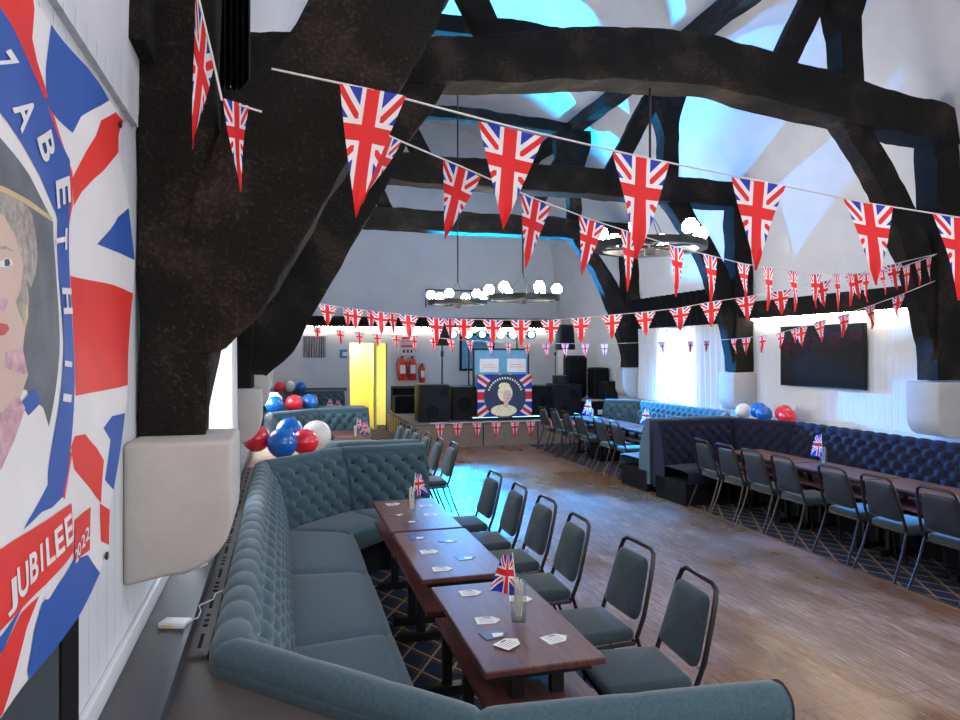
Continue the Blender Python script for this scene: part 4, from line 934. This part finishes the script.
# ------------------------------------------------------------------ wheel lamps
def wheel(x, y, z, ztop, label, ph=0, r=.50):
    t = thing('wheel_lamp', label, 'ceiling lamp', (x, y, z), ph, 'wheel shaped ceiling lamps')
    ring = [(r*cos(a*pi/24), r*sin(a*pi/24), 0) for a in range(48)]
    m = MB()
    vs = []; fs = []
    for k in range(48):
        a = k*pi/24
        for rr, zz in ((r+.045, -.034), (r+.045, .034), (r-.035, .034), (r-.035, -.034)): vs.append((rr*cos(a), rr*sin(a), zz))
    for k in range(48):
        for q in range(4): fs.append((k*4+q, k*4+(q+1) % 4, ((k+1) % 48)*4+(q+1) % 4, ((k+1) % 48)*4+q))
    m.add(vs, fs); m.build('rim', 'black_metal', t)
    m = MB(); m.lathe([(.0001, -.09), (.05, -.09), (.06, -.04), (.06, .02), (.03, .05), (.0001, .05)], n=16); m.build('hub', 'black_metal', t)
    for k in range(6):
        a = k*pi/3; MB().tube([(.05*cos(a), .05*sin(a), 0), (r*cos(a), r*sin(a), 0)], .014, 6).build('spoke', 'black_metal', t)
    m = MB()
    for k in range(3):
        a = k*2*pi/3+.3; m.tube([(r*.55*cos(a), r*.55*sin(a), .0), (0, 0, .36)], .004, 5)
    m.tube([(0, 0, .36), (0, 0, ztop-z)], .013, 6); m.build('chain', 'black_metal', t)
    for k in range(6):
        a = k*pi/3+pi/6; c = Vector((r*cos(a), r*sin(a), 0))
        h = MB().lathe([(.0001, .02), (.018, .02), (.018, .05), (.045, .055), (.045, .062), (.0001, .062)], c, n=12).build('lamp_holder', 'black_metal', t)
        pr = [(.03, .062)]+[(.078*cos(q), .125+.070*sin(q)) for q in [(-1.15+i*.28) for i in range(9)]]+[(.042, .195)]
        MB().lathe(pr, c, n=18).build('globe', 'globe', h)
    return t
wheel(3.50, 6.2, 3.04, 4.66, 'wheel shaped iron lamp with lit globes, nearest, at upper right of centre', .3, .50)
wheel(3.43, 9.8, 2.80, 4.36, 'wheel shaped iron lamp with lit globes above the middle of the dance floor', .15, .50)
wheel(2.98, 11.98, 2.87, 6.7, 'wheel shaped iron lamp farthest away, partly behind the middle one', .5, .48)

# ------------------------------------------------------------------ stage
st = thing('stage', 'low stage with brown front boards at the far end of the dance floor', 'stage', (0, 0, 0))
MB().box(2.62, XR-.01, 14.27, YF-.04, .0, .46).build('platform', 'stage_front', st, smooth=False)
MB().box(2.60, XR-.01, 14.25, YF-.04, .46, .50).build('stage_deck', 'stage_top', st, smooth=False)
m = MB()
for x in (4.1, 5.33, 6.4): m.box(x, x+.02, 14.262, 14.27, 0, .46)
m.build('front_joint', 'black', st, smooth=False)
m = MB()
for k in range(9): m.box(2.610, 2.618, 14.5+k*.38, 14.6+k*.38, .02, .46)
m.build('side_slat', 'tan', st, smooth=False)
SZ = .5005
def speaker(name, x, y, z, w, d, h, label, cones, rz=0, group='black loudspeaker cabinets on the stage', wedge=0):
    t = thing(name, label, 'loudspeaker', (x, y, z), rz, group)
    m = MB(); m.rbox(-w/2, w/2, -d/2, d/2, 0, h, .02, 2); m.build('cabinet', 'black', t, angle=30)
    MB().box(-w/2+.02, w/2-.02, -d/2-.008, -d/2-.0005, .02, h-.02).build('grille', 'grille', t, smooth=False)
    for cx, cz, r in cones:
        MB().lathe([(r, -.002), (r*.95, -.012), (r*.88, -.004), (r*.35, .0), (.0001, -.004)], (cx, -d/2-.010, cz), n=20, axis='y').build('cone', 'black_cloth', t)
    return t
speaker('bass_speaker', 3.14, 14.95, SZ, .66, .6, .80, 'big black bass cabinet at the left of the stage front', [(-.05, .22, .14), (.2, .62, .09)])
speaker('bass_speaker', 3.86, 15.15, SZ, .55, .55, .74, 'black cabinet between the bass cabinet and the portrait panel', [(0, .35, .16)])
speaker('bass_speaker', 5.62, 15.15, SZ, .55, .55, .74, 'black cabinet just right of the portrait panel', [(.12, .42, .12)])
speaker('bass_speaker', 6.22, 14.95, SZ, .66, .6, .78, 'big black bass cabinet at the right of the stage front', [(.12, .56, .1), (-.1, .2, .1)])
def pole_speaker(x, y, z0, zc, label, w=.36):
    t = thing('pole_speaker', label, 'loudspeaker', (x, y, z0), 0, 'loudspeakers on poles above the stage')
    MB().tube([(0, 0, 0), (0, 0, zc-z0)], .018, 8).build('pole', 'black_metal', t)
    MB().lathe([(.03, .3), (.035, .32), (.035, .40), (.03, .42)], (0, 0, .3), n=10).build('collar', 'black_metal', t)
    m = MB(); m.rbox(-w/2, w/2, -.16, .16, zc-z0, zc-z0+.58, .03, 3, top_in=.05); m.build('cabinet', 'black', t, angle=40)
    MB().box(-w/2+.07, w/2-.07, -.172, -.161, zc-z0+.05, zc-z0+.52).build('grille', 'grille', t, smooth=False)
    return t
pole_speaker(3.38, 15.0, SZ+.80, 2.14, 'slim black loudspeaker on a pole above the left bass cabinet')
pole_speaker(6.28, 15.0, SZ+.78, 2.05, 'slim black loudspeaker on a pole above the right bass cabinet', .40)
t = thing('drum', 'round black drum on top of the right bass cabinet', 'drum', (6.12, 14.85, SZ+.78)); MB().lathe([(.19, 0), (.2, .01), (.2, .17), (.19, .18)], n=24).build('shell', 'black', t); MB().lathe([(.205, .17), (.205, .19), (.0001, .19)], n=24).build('rim', 'black_metal', t)
# lighting bar
t = thing('lighting_stand', 'black lighting stand with a cross bar over the stage', 'lighting stand', (4.8, 16.0, SZ))
for x in (-.55, .65): MB().tube([(x, 0, 0), (x, 0, 2.15)], .02, 8).build('upright', 'black_metal', t)
MB().tube([(-1.35, 0, 2.12), (1.75, 0, 2.12)], .03, 8).build('cross_bar', 'black_metal', t)
for x in (-.55, .65):
    for a in (0.3, 2.4, 4.5): MB().tube([(x, 0, .5), (x+.35*cos(a), .35*sin(a), 0.01)], .012, 6).build('leg', 'black_metal', t)
PX = [3.86, 4.22, 4.57, 5.02, 5.33, 5.80]
for i, x in enumerate(PX):
    t = thing('par_lamp', '%s blue stage lamp from the left on the lighting bar' % ('first', 'second', 'third', 'fourth', 'fifth', 'sixth')[i], 'stage lamp', (x, 15.95, 2.42), 0, 'blue stage lamps on the lighting bar')
    MB().lathe([(.08, .22), (.10, .18), (.11, .0), (.115, -.02), (.10, -.02), (.098, .0), (.0001, .02)], n=18, axis='y').build('housing', 'black_metal', t)
    MB().lathe([(.092 if i in (1, 3, 4) else .075, -.012), (.0001, -.014)], n=18, axis='y').build('lens', 'par', t)
    MB().tube([(-.12, .08, 0), (-.12, .08, .12), (0, .06, .17), (.12, .08, .12), (.12, .08, 0)], .008, 6).build('yoke', 'black_metal', t)
# portrait panel
t = thing('portrait_panel', 'union flag stage panel with a round queen portrait emblem', 'stage panel', (4.705, 14.62, .58))
W2, H2 = .625, .93
MB().grid(2, 2, lambda u, v: (-W2+2*W2*u, 0, H2*v), 0, lambda u, v: (-1.35+2.7*u, -1+2*v)).build('flag_board', 'jack_wide', t, fix=False)
MB().box(-W2, W2, .004, .05, 0, H2).build('board_back', 'black', t, smooth=False)
MB().lathe([(.47, -.006), (.485, -.010), (.0001, -.010)], (0, 0, .45), n=48, axis='y').build('emblem_disc', 'navy', t)
m = MB()
def disc(mb_, cx, cz, rx, rz_, y=-.016, n_=20, mi=0): mb_.add([(cx, y, cz)]+[(cx+rx*cos(2*pi*k/n_), y, cz+rz_*sin(2*pi*k/n_)) for k in range(n_)], [(0, k+1, (k+1) % n_+1) for k in range(n_)], mi)
hs = MB(); disc(hs, .0, .52, .17, .19, -.0125); disc(hs, -.03, .14, .30, .13, -.0120); disc(hs, -.02, .68, .13, .07, -.0130); hs.build('portrait_hair_and_coat', 'cream', t, fix=False)
fc = MB(); disc(fc, .05, .46, .10, .13, -.0145); fc.add([(-.04, -.0135, .40), (.08, -.0135, .38), (.07, -.0135, .2), (-.02, -.0135, .2)], [(0, 1, 2, 3)]); fc.build('portrait_face', 'skin', t, fix=False)
fe = MB(); disc(fe, .02, .48, .012, .008, -.0155, 8, 0); disc(fe, .09, .48, .012, .008, -.0155, 8, 0); disc(fe, .06, .40, .03, .009, -.0155, 8, 0); fe.build('portrait_features', 'ink', t, fix=False)
lt = MB()
for k in range(17):
    a = pi*(.12+.76*k/16); c_, s_ = cos(a), sin(a)
    MB().add([((.40+dr_)*c_+dx*s_, -.0125, .45+(.40+dr_)*s_-dx*c_) for dr_, dx in ((-.022, -.016), (-.022, .016), (.022, .016), (.022, -.016))], [(0, 1, 2, 3)]).build('ring_letter', 'paper', t, fix=False)
t = thing('stage_table', 'long black table edge with a light strip behind the portrait panel', 'table', (4.8, 14.95, SZ))
MB().box(-.85, .95, -.22, .25, .03, .09).build('tabletop', 'black', t, smooth=False)
for x in (-.8, .9): MB().box(x-.02, x+.02, -.15, .15, 0, .03).build('foot', 'black', t, smooth=False)
MB().box(-.80, .90, -.232, -.221, .06, .075).build('light_edge', glow('blue_edge_light', (.35, .85, 1), 2.5), t, smooth=False)
t = thing('display_screen', 'pale blue framed screen with two white notices above the portrait panel', 'screen', (4.72, 14.95, SZ+.1))
m = MB(); m.box(-.66, -.62, -.02, .02, 0, 1.48); m.box(.62, .66, -.02, .02, 0, 1.48); m.box(-.66, .66, -.02, .02, 1.44, 1.48); m.build('frame', 'black_metal', t, smooth=False)
MB().box(-.62, .62, -.005, .005, .5, 1.44).build('panel', 'poster', t, smooth=False)
for x in (-.28, .36):
    n_ = MB().box(x-.22, x+.22, -.014, -.006, .95, 1.25).build('notice', 'paper', t, smooth=False)
    m = MB()
    for k in range(2): m.box(x-.15, x+.15-.05*k, -.0155, -.0142, 1.06+k*.05, 1.07+k*.05)
    m.build('notice_print', 'red_ink', n_, smooth=False)
t = thing('framed_picture', 'dark framed mirror on the gable wall behind the screen', 'picture', (5.0, YF-.03, 2.0)); MB().box(-.42, .42, -.01, .0, -.45, .45).build('mirror_glass', 'poster', t, smooth=False)
m = MB(); m.box(-.48, -.42, -.03, .02, -.5, .5); m.box(.42, .48, -.03, .02, -.5, .5); m.box(-.42, .42, -.03, .02, .44, .5); m.box(-.42, .42, -.03, .02, -.5, -.44); m.build('frame', 'black', t, smooth=False)
# flight cases and bags at the right of the stage
t = thing('equipment_case', 'tall black padded speaker bag leaning at the right of the stage', 'equipment bag', (6.66, 15.3, SZ+.42), .1)
MB().rbox(-.22, .22, -.25, .25, 0, 1.0, .10, 5).build('bag', 'black_cloth', t)
MB().tube([(-.08, -.26, .9), (-.06, -.30, .95), (.06, -.30, .95), (.08, -.26, .9)], .012, 6).build('handle', 'black_metal', t)
t = thing('equipment_case', 'second black speaker bag beside the tall one', 'equipment bag', (7.10, 15.0, SZ+.42), 0)
MB().rbox(-.18, .20, -.22, .22, 0, .72, .06, 5).build('bag', 'black_cloth', t)
t = thing('equipment_case', 'low black box beside the speaker bags near the far corbel', 'equipment case', (7.14, 14.55, SZ+.42), 0)
MB().rbox(-.15, .15, -.2, .2, 0, .42, .015, 2).build('case', 'black', t)
t = thing('equipment_trolley', 'black trolley under the speaker bags', 'trolley', (6.92, 14.95, SZ))
MB().box(-.38, .38, -.6, .55, .40, .42).build('shelf', 'tan', t, smooth=False)
MB().box(-.36, .36, -.55, .5, .0, .40).build('cloth_skirt', 'black_cloth', t, smooth=False)
for x in (-.10, .06): MB().box(x, x+.11, -.57, -.553, .10, .20).build('sticker', 'paper', t, smooth=False)
t = thing('microphone_stand', 'thin microphone stand beside the speaker bags', 'microphone stand', (6.32, 15.7, SZ))
MB().tube([(0, 0, .02), (0, 0, 1.42)], .010, 6).build('pole', 'black_metal', t); MB().lathe([(.0001, 0), (.14, 0), (.14, .02), (.0001, .03)], n=20).build('base', 'black_metal', t); MB().lathe([(.0001, -.04), (.025, -.03), (.03, .03), (.0001, .06)], (0, 0, 1.45), n=10).build('microphone', 'black_metal', t)
t = thing('storage_bench', 'dark low furniture on the stage behind the left bass cabinet', 'bench', (3.15, 17.2, SZ))
MB().box(-.5, .6, -.25, .25, .0, .42).build('body', 'black_cloth', t, smooth=False); MB().box(-.5, .6, .15, .25, .42, .6).build('back', 'black_cloth', t, smooth=False)

# ------------------------------------------------------------------ gable wall things
def extinguisher(x, z, h, label, r=.095):
    t = thing('fire_extinguisher', label, 'fire extinguisher', (x, YF-.13, z), 0, 'fire extinguishers on the gable wall')
    MB().lathe([(r*.9, 0), (r, .02), (r, h*.78), (r*.8, h*.88), (r*.3, h*.94), (.0001, h*.94)], n=20).build('cylinder', 'red_paint', t)
    MB().box(-r*.62, r*.62, -r-.004, -r*.75, h*.30, h*.66).build('instruction_label', 'paper', t, smooth=False)
    m = MB(); m.tube([(0, 0, h*.93), (0, 0, h)], .02, 8); m.box(-.05, .05, -.08, .02, h, h+.02); m.build('valve', 'black_metal', t)
    MB().tube([(0, -.02, h*.97), (-r*1.1, -.02, h*.95), (-r*1.5, -.01, h*.7), (-r*1.2, 0, h*.25), (-r*1.0, -.01, h*.1)], .011, 6).build('hose', 'black_metal', t)
    MB().box(-.03, .03, r*.5, .13, h*.4, h*.5).build('wall_hook', 'black_metal', t, smooth=False)
extinguisher(2.98, 1.27, .60, 'left red fire extinguisher on the gable wall', .105)
extinguisher(3.24, 1.27, .60, 'middle red fire extinguisher on the gable wall', .105)
extinguisher(3.50, 1.20, .48, 'smaller red fire extinguisher at the right of the three', .07)
def sign(name, x, z, w, h, matn, label, cat='sign', prints=()):
    t = thing(name, label, cat, (x, YF-.012, z)); MB().box(-w/2, w/2, -.006, .010, -h/2, h/2).build('plate', matn, t, smooth=False)
    for q, (a, b, c, d, mm) in enumerate(prints): MB().box(a, b, -.009, -.0065, c, d).build('marking', mm, t, smooth=False)
    return t
sign('exit_sign', 3.13, 2.33, .44, .20, 'paper', 'red lettered notice high above the extinguishers', prints=[(-.18, .18, -.06, -.03, 'red_ink'), (-.15, .15, .0, .06, 'red_ink')])
sign('fire_action_notice', 3.13, 2.06, .36, .26, 'paper', 'red and white notice directly above the extinguishers', prints=[(-.17, .17, .06, .12, 'red_ink'), (-.12, -.06, -.08, .0, 'ink'), (-.02, .04, -.08, .0, 'ink'), (.08, .13, -.08, .0, 'ink')])
sign('toilet_sign', 1.53, 1.95, .26, .22, 'sky_blue', 'small blue sign hanging left of the yellow doorway', prints=[(-.06, .06, -.05, .05, 'paper')])
def woodland():
    t = thing('framed_picture', 'dark woodland picture on the gable wall above the far left booth', 'picture', (.78, YF-.02, 2.13))
    MB().box(-.28, .28, -.012, .018, -.27, .27).build('canvas', plain('misty_wood_print', (.30, .28, .32), .6, var=.2), t, smooth=False)
    m = MB()
    for k in range(9):
        x = -.25+k*.06+random.uniform(-.01, .01); w = random.uniform(.008, .018); l = random.uniform(-.02, .02)
        m.add([(x-w, -.0135, -.27), (x+w, -.0135, -.27), (x+l+w*.6, -.0135, .27), (x+l-w*.6, -.0135, .27)], [(0, 1, 2, 3)])
    m.build('tree_print', 'ink', t, fix=False)
woodland()
t = thing('wall_bracket_rail', 'thin black rail with a drop end high on the gable wall behind the wheel lamps', 'rail', (3.6, YF-.10, 3.62))
MB().tube([(0, 0, -.45), (0, 0, 0), (1.9, 0, 0)], .018, 6).build('rail', 'black_metal', t)
for x in (.1, 1.7): MB().tube([(x, 0, 0), (x, .10, 0)], .014, 6).build('fixing', 'black_metal', t)

# ------------------------------------------------------------------ light
def area(name, loc, rot, sx, sy, power, col=(1, 1, 1)):
    l = bpy.data.lights.new(name, 'AREA'); l.shape = 'RECTANGLE'; l.size = sx; l.size_y = sy; l.energy = power; l.color = col
    o = bpy.data.objects.new(name, l); COL.objects.link(o); o.location = loc; o.rotation_euler = rot; return o
for (y0, y1, z0, z1) in WR:
    area('daylight_right_window', (XR+.4, (y0+y1)/2, (z0+z1)/2), (0, radians(90), 0), z1-z0+.3, y1-y0+.3, 130, (.86, .93, 1))
for (y0, y1, z0, z1) in WL:
    area('daylight_left_window', (XL-.4, (y0+y1)/2, (z0+z1)/2), (0, radians(-90), 0), z1-z0+.3, y1-y0+.3, 110, (.90, .95, 1))
w = bpy.data.worlds.new('overcast'); SC.world = w; w.use_nodes = True
bg = w.node_tree.nodes['Background']; bg.inputs[0].default_value = (.86, .93, 1, 1); bg.inputs[1].default_value = 5
area('fill_behind', (2.6, -1.9, 2.6), (radians(78), 0, 0), 5.0, 1.6, 70, (1, .97, .95))  # added fill from behind the viewer, not a fitting of the hall
area('fill_overhead', (3.4, .3, 5.6), (radians(20), 0, 0), 4.0, 2.5, 90, (.93, .93, 1))  # unseen fill added overhead to brighten the near end
area('corridor_lamp', (1.7, YF+.8, 2.55), (0, 0, 0), .4, .4, 30, (1, .97, .85))
def point(loc, e, col, r=.1):
    l = bpy.data.lights.new('globe_glow', 'POINT'); l.energy = e; l.color = col; l.shadow_soft_size = r; o = bpy.data.objects.new('globe_glow', l); COL.objects.link(o); o.location = loc
def spot(src, dst, e, ang, col=(.03, .50, 1), blend=.25, r=.04):
    l = bpy.data.lights.new('stage_beam', 'SPOT'); l.energy = e; l.color = col; l.spot_size = radians(ang); l.spot_blend = blend; l.shadow_soft_size = r
    o = bpy.data.objects.new('stage_beam', l); COL.objects.link(o); o.location = src
    o.rotation_euler = (Vector(dst)-Vector(src)).to_track_quat('-Z', 'Y').to_euler(); return o
Z = 2.42
spot((5.02, 15.88, Z), (5.25, 7.6, 0), 3800, 15, (0, .30, 1), blend=.8)
spot((4.57, 15.88, Z), (5.5, 5.2, .4), 3200, 15, (.02, .22, 1), blend=.9)
spot((3.86, 15.88, Z), (3.0, 8.9, 0), 4200, 30, (0, .34, 1), blend=1)
spot((4.22, 15.88, Z), (3.6, 6.8, 0), 1600, 24, (.02, .3, 1), blend=1)
spot((5.33, 15.88, Z), (5.2, 9.3, 0.2), 4600, 26, (.01, .36, 1), blend=.7)
spot((5.33, 15.88, Z), (6.7, 10.6, .8), 5600, 34, (0, .34, 1))
spot((4.57, 15.88, Z), (4.4, 11.0, 7.9), 5200, 62, (0, .42, 1), blend=.5)
spot((5.02, 15.88, Z), (6.9, 9.4, 5.2), 3600, 34, (.02, .34, 1))
spot((3.86, 15.88, Z), (3.6, 8.0, 8.0), 6500, 40, (0, .42, 1), blend=.6)
spot((5.02, 15.88, Z), (6.2, 6.0, .6), 2200, 26, (.03, .22, 1), blend=.8)

# ------------------------------------------------------------------ camera
cam = bpy.data.cameras.new('camera'); co = bpy.data.objects.new('camera', cam); COL.objects.link(co)
co.location = (0, 0, 2.0); co.rotation_euler = (radians(90), 0, -math.atan(198/700)); cam.sensor_width = 36; cam.lens = 700/960*36
cam.shift_y = -8/960; cam.clip_start = .02; SC.camera = co
SC.view_settings.view_transform = 'Standard'; SC.view_settings.look = 'None'; SC.view_settings.gamma = 1; SC.view_settings.use_curve_mapping = False
SC.view_settings.exposure = 0.6
SC.cycles.use_denoising = True
SC.cycles.max_bounces = 8; SC.cycles.diffuse_bounces = 5; SC.cycles.transparent_max_bounces = 8; SC.cycles.sample_clamp_indirect = 6
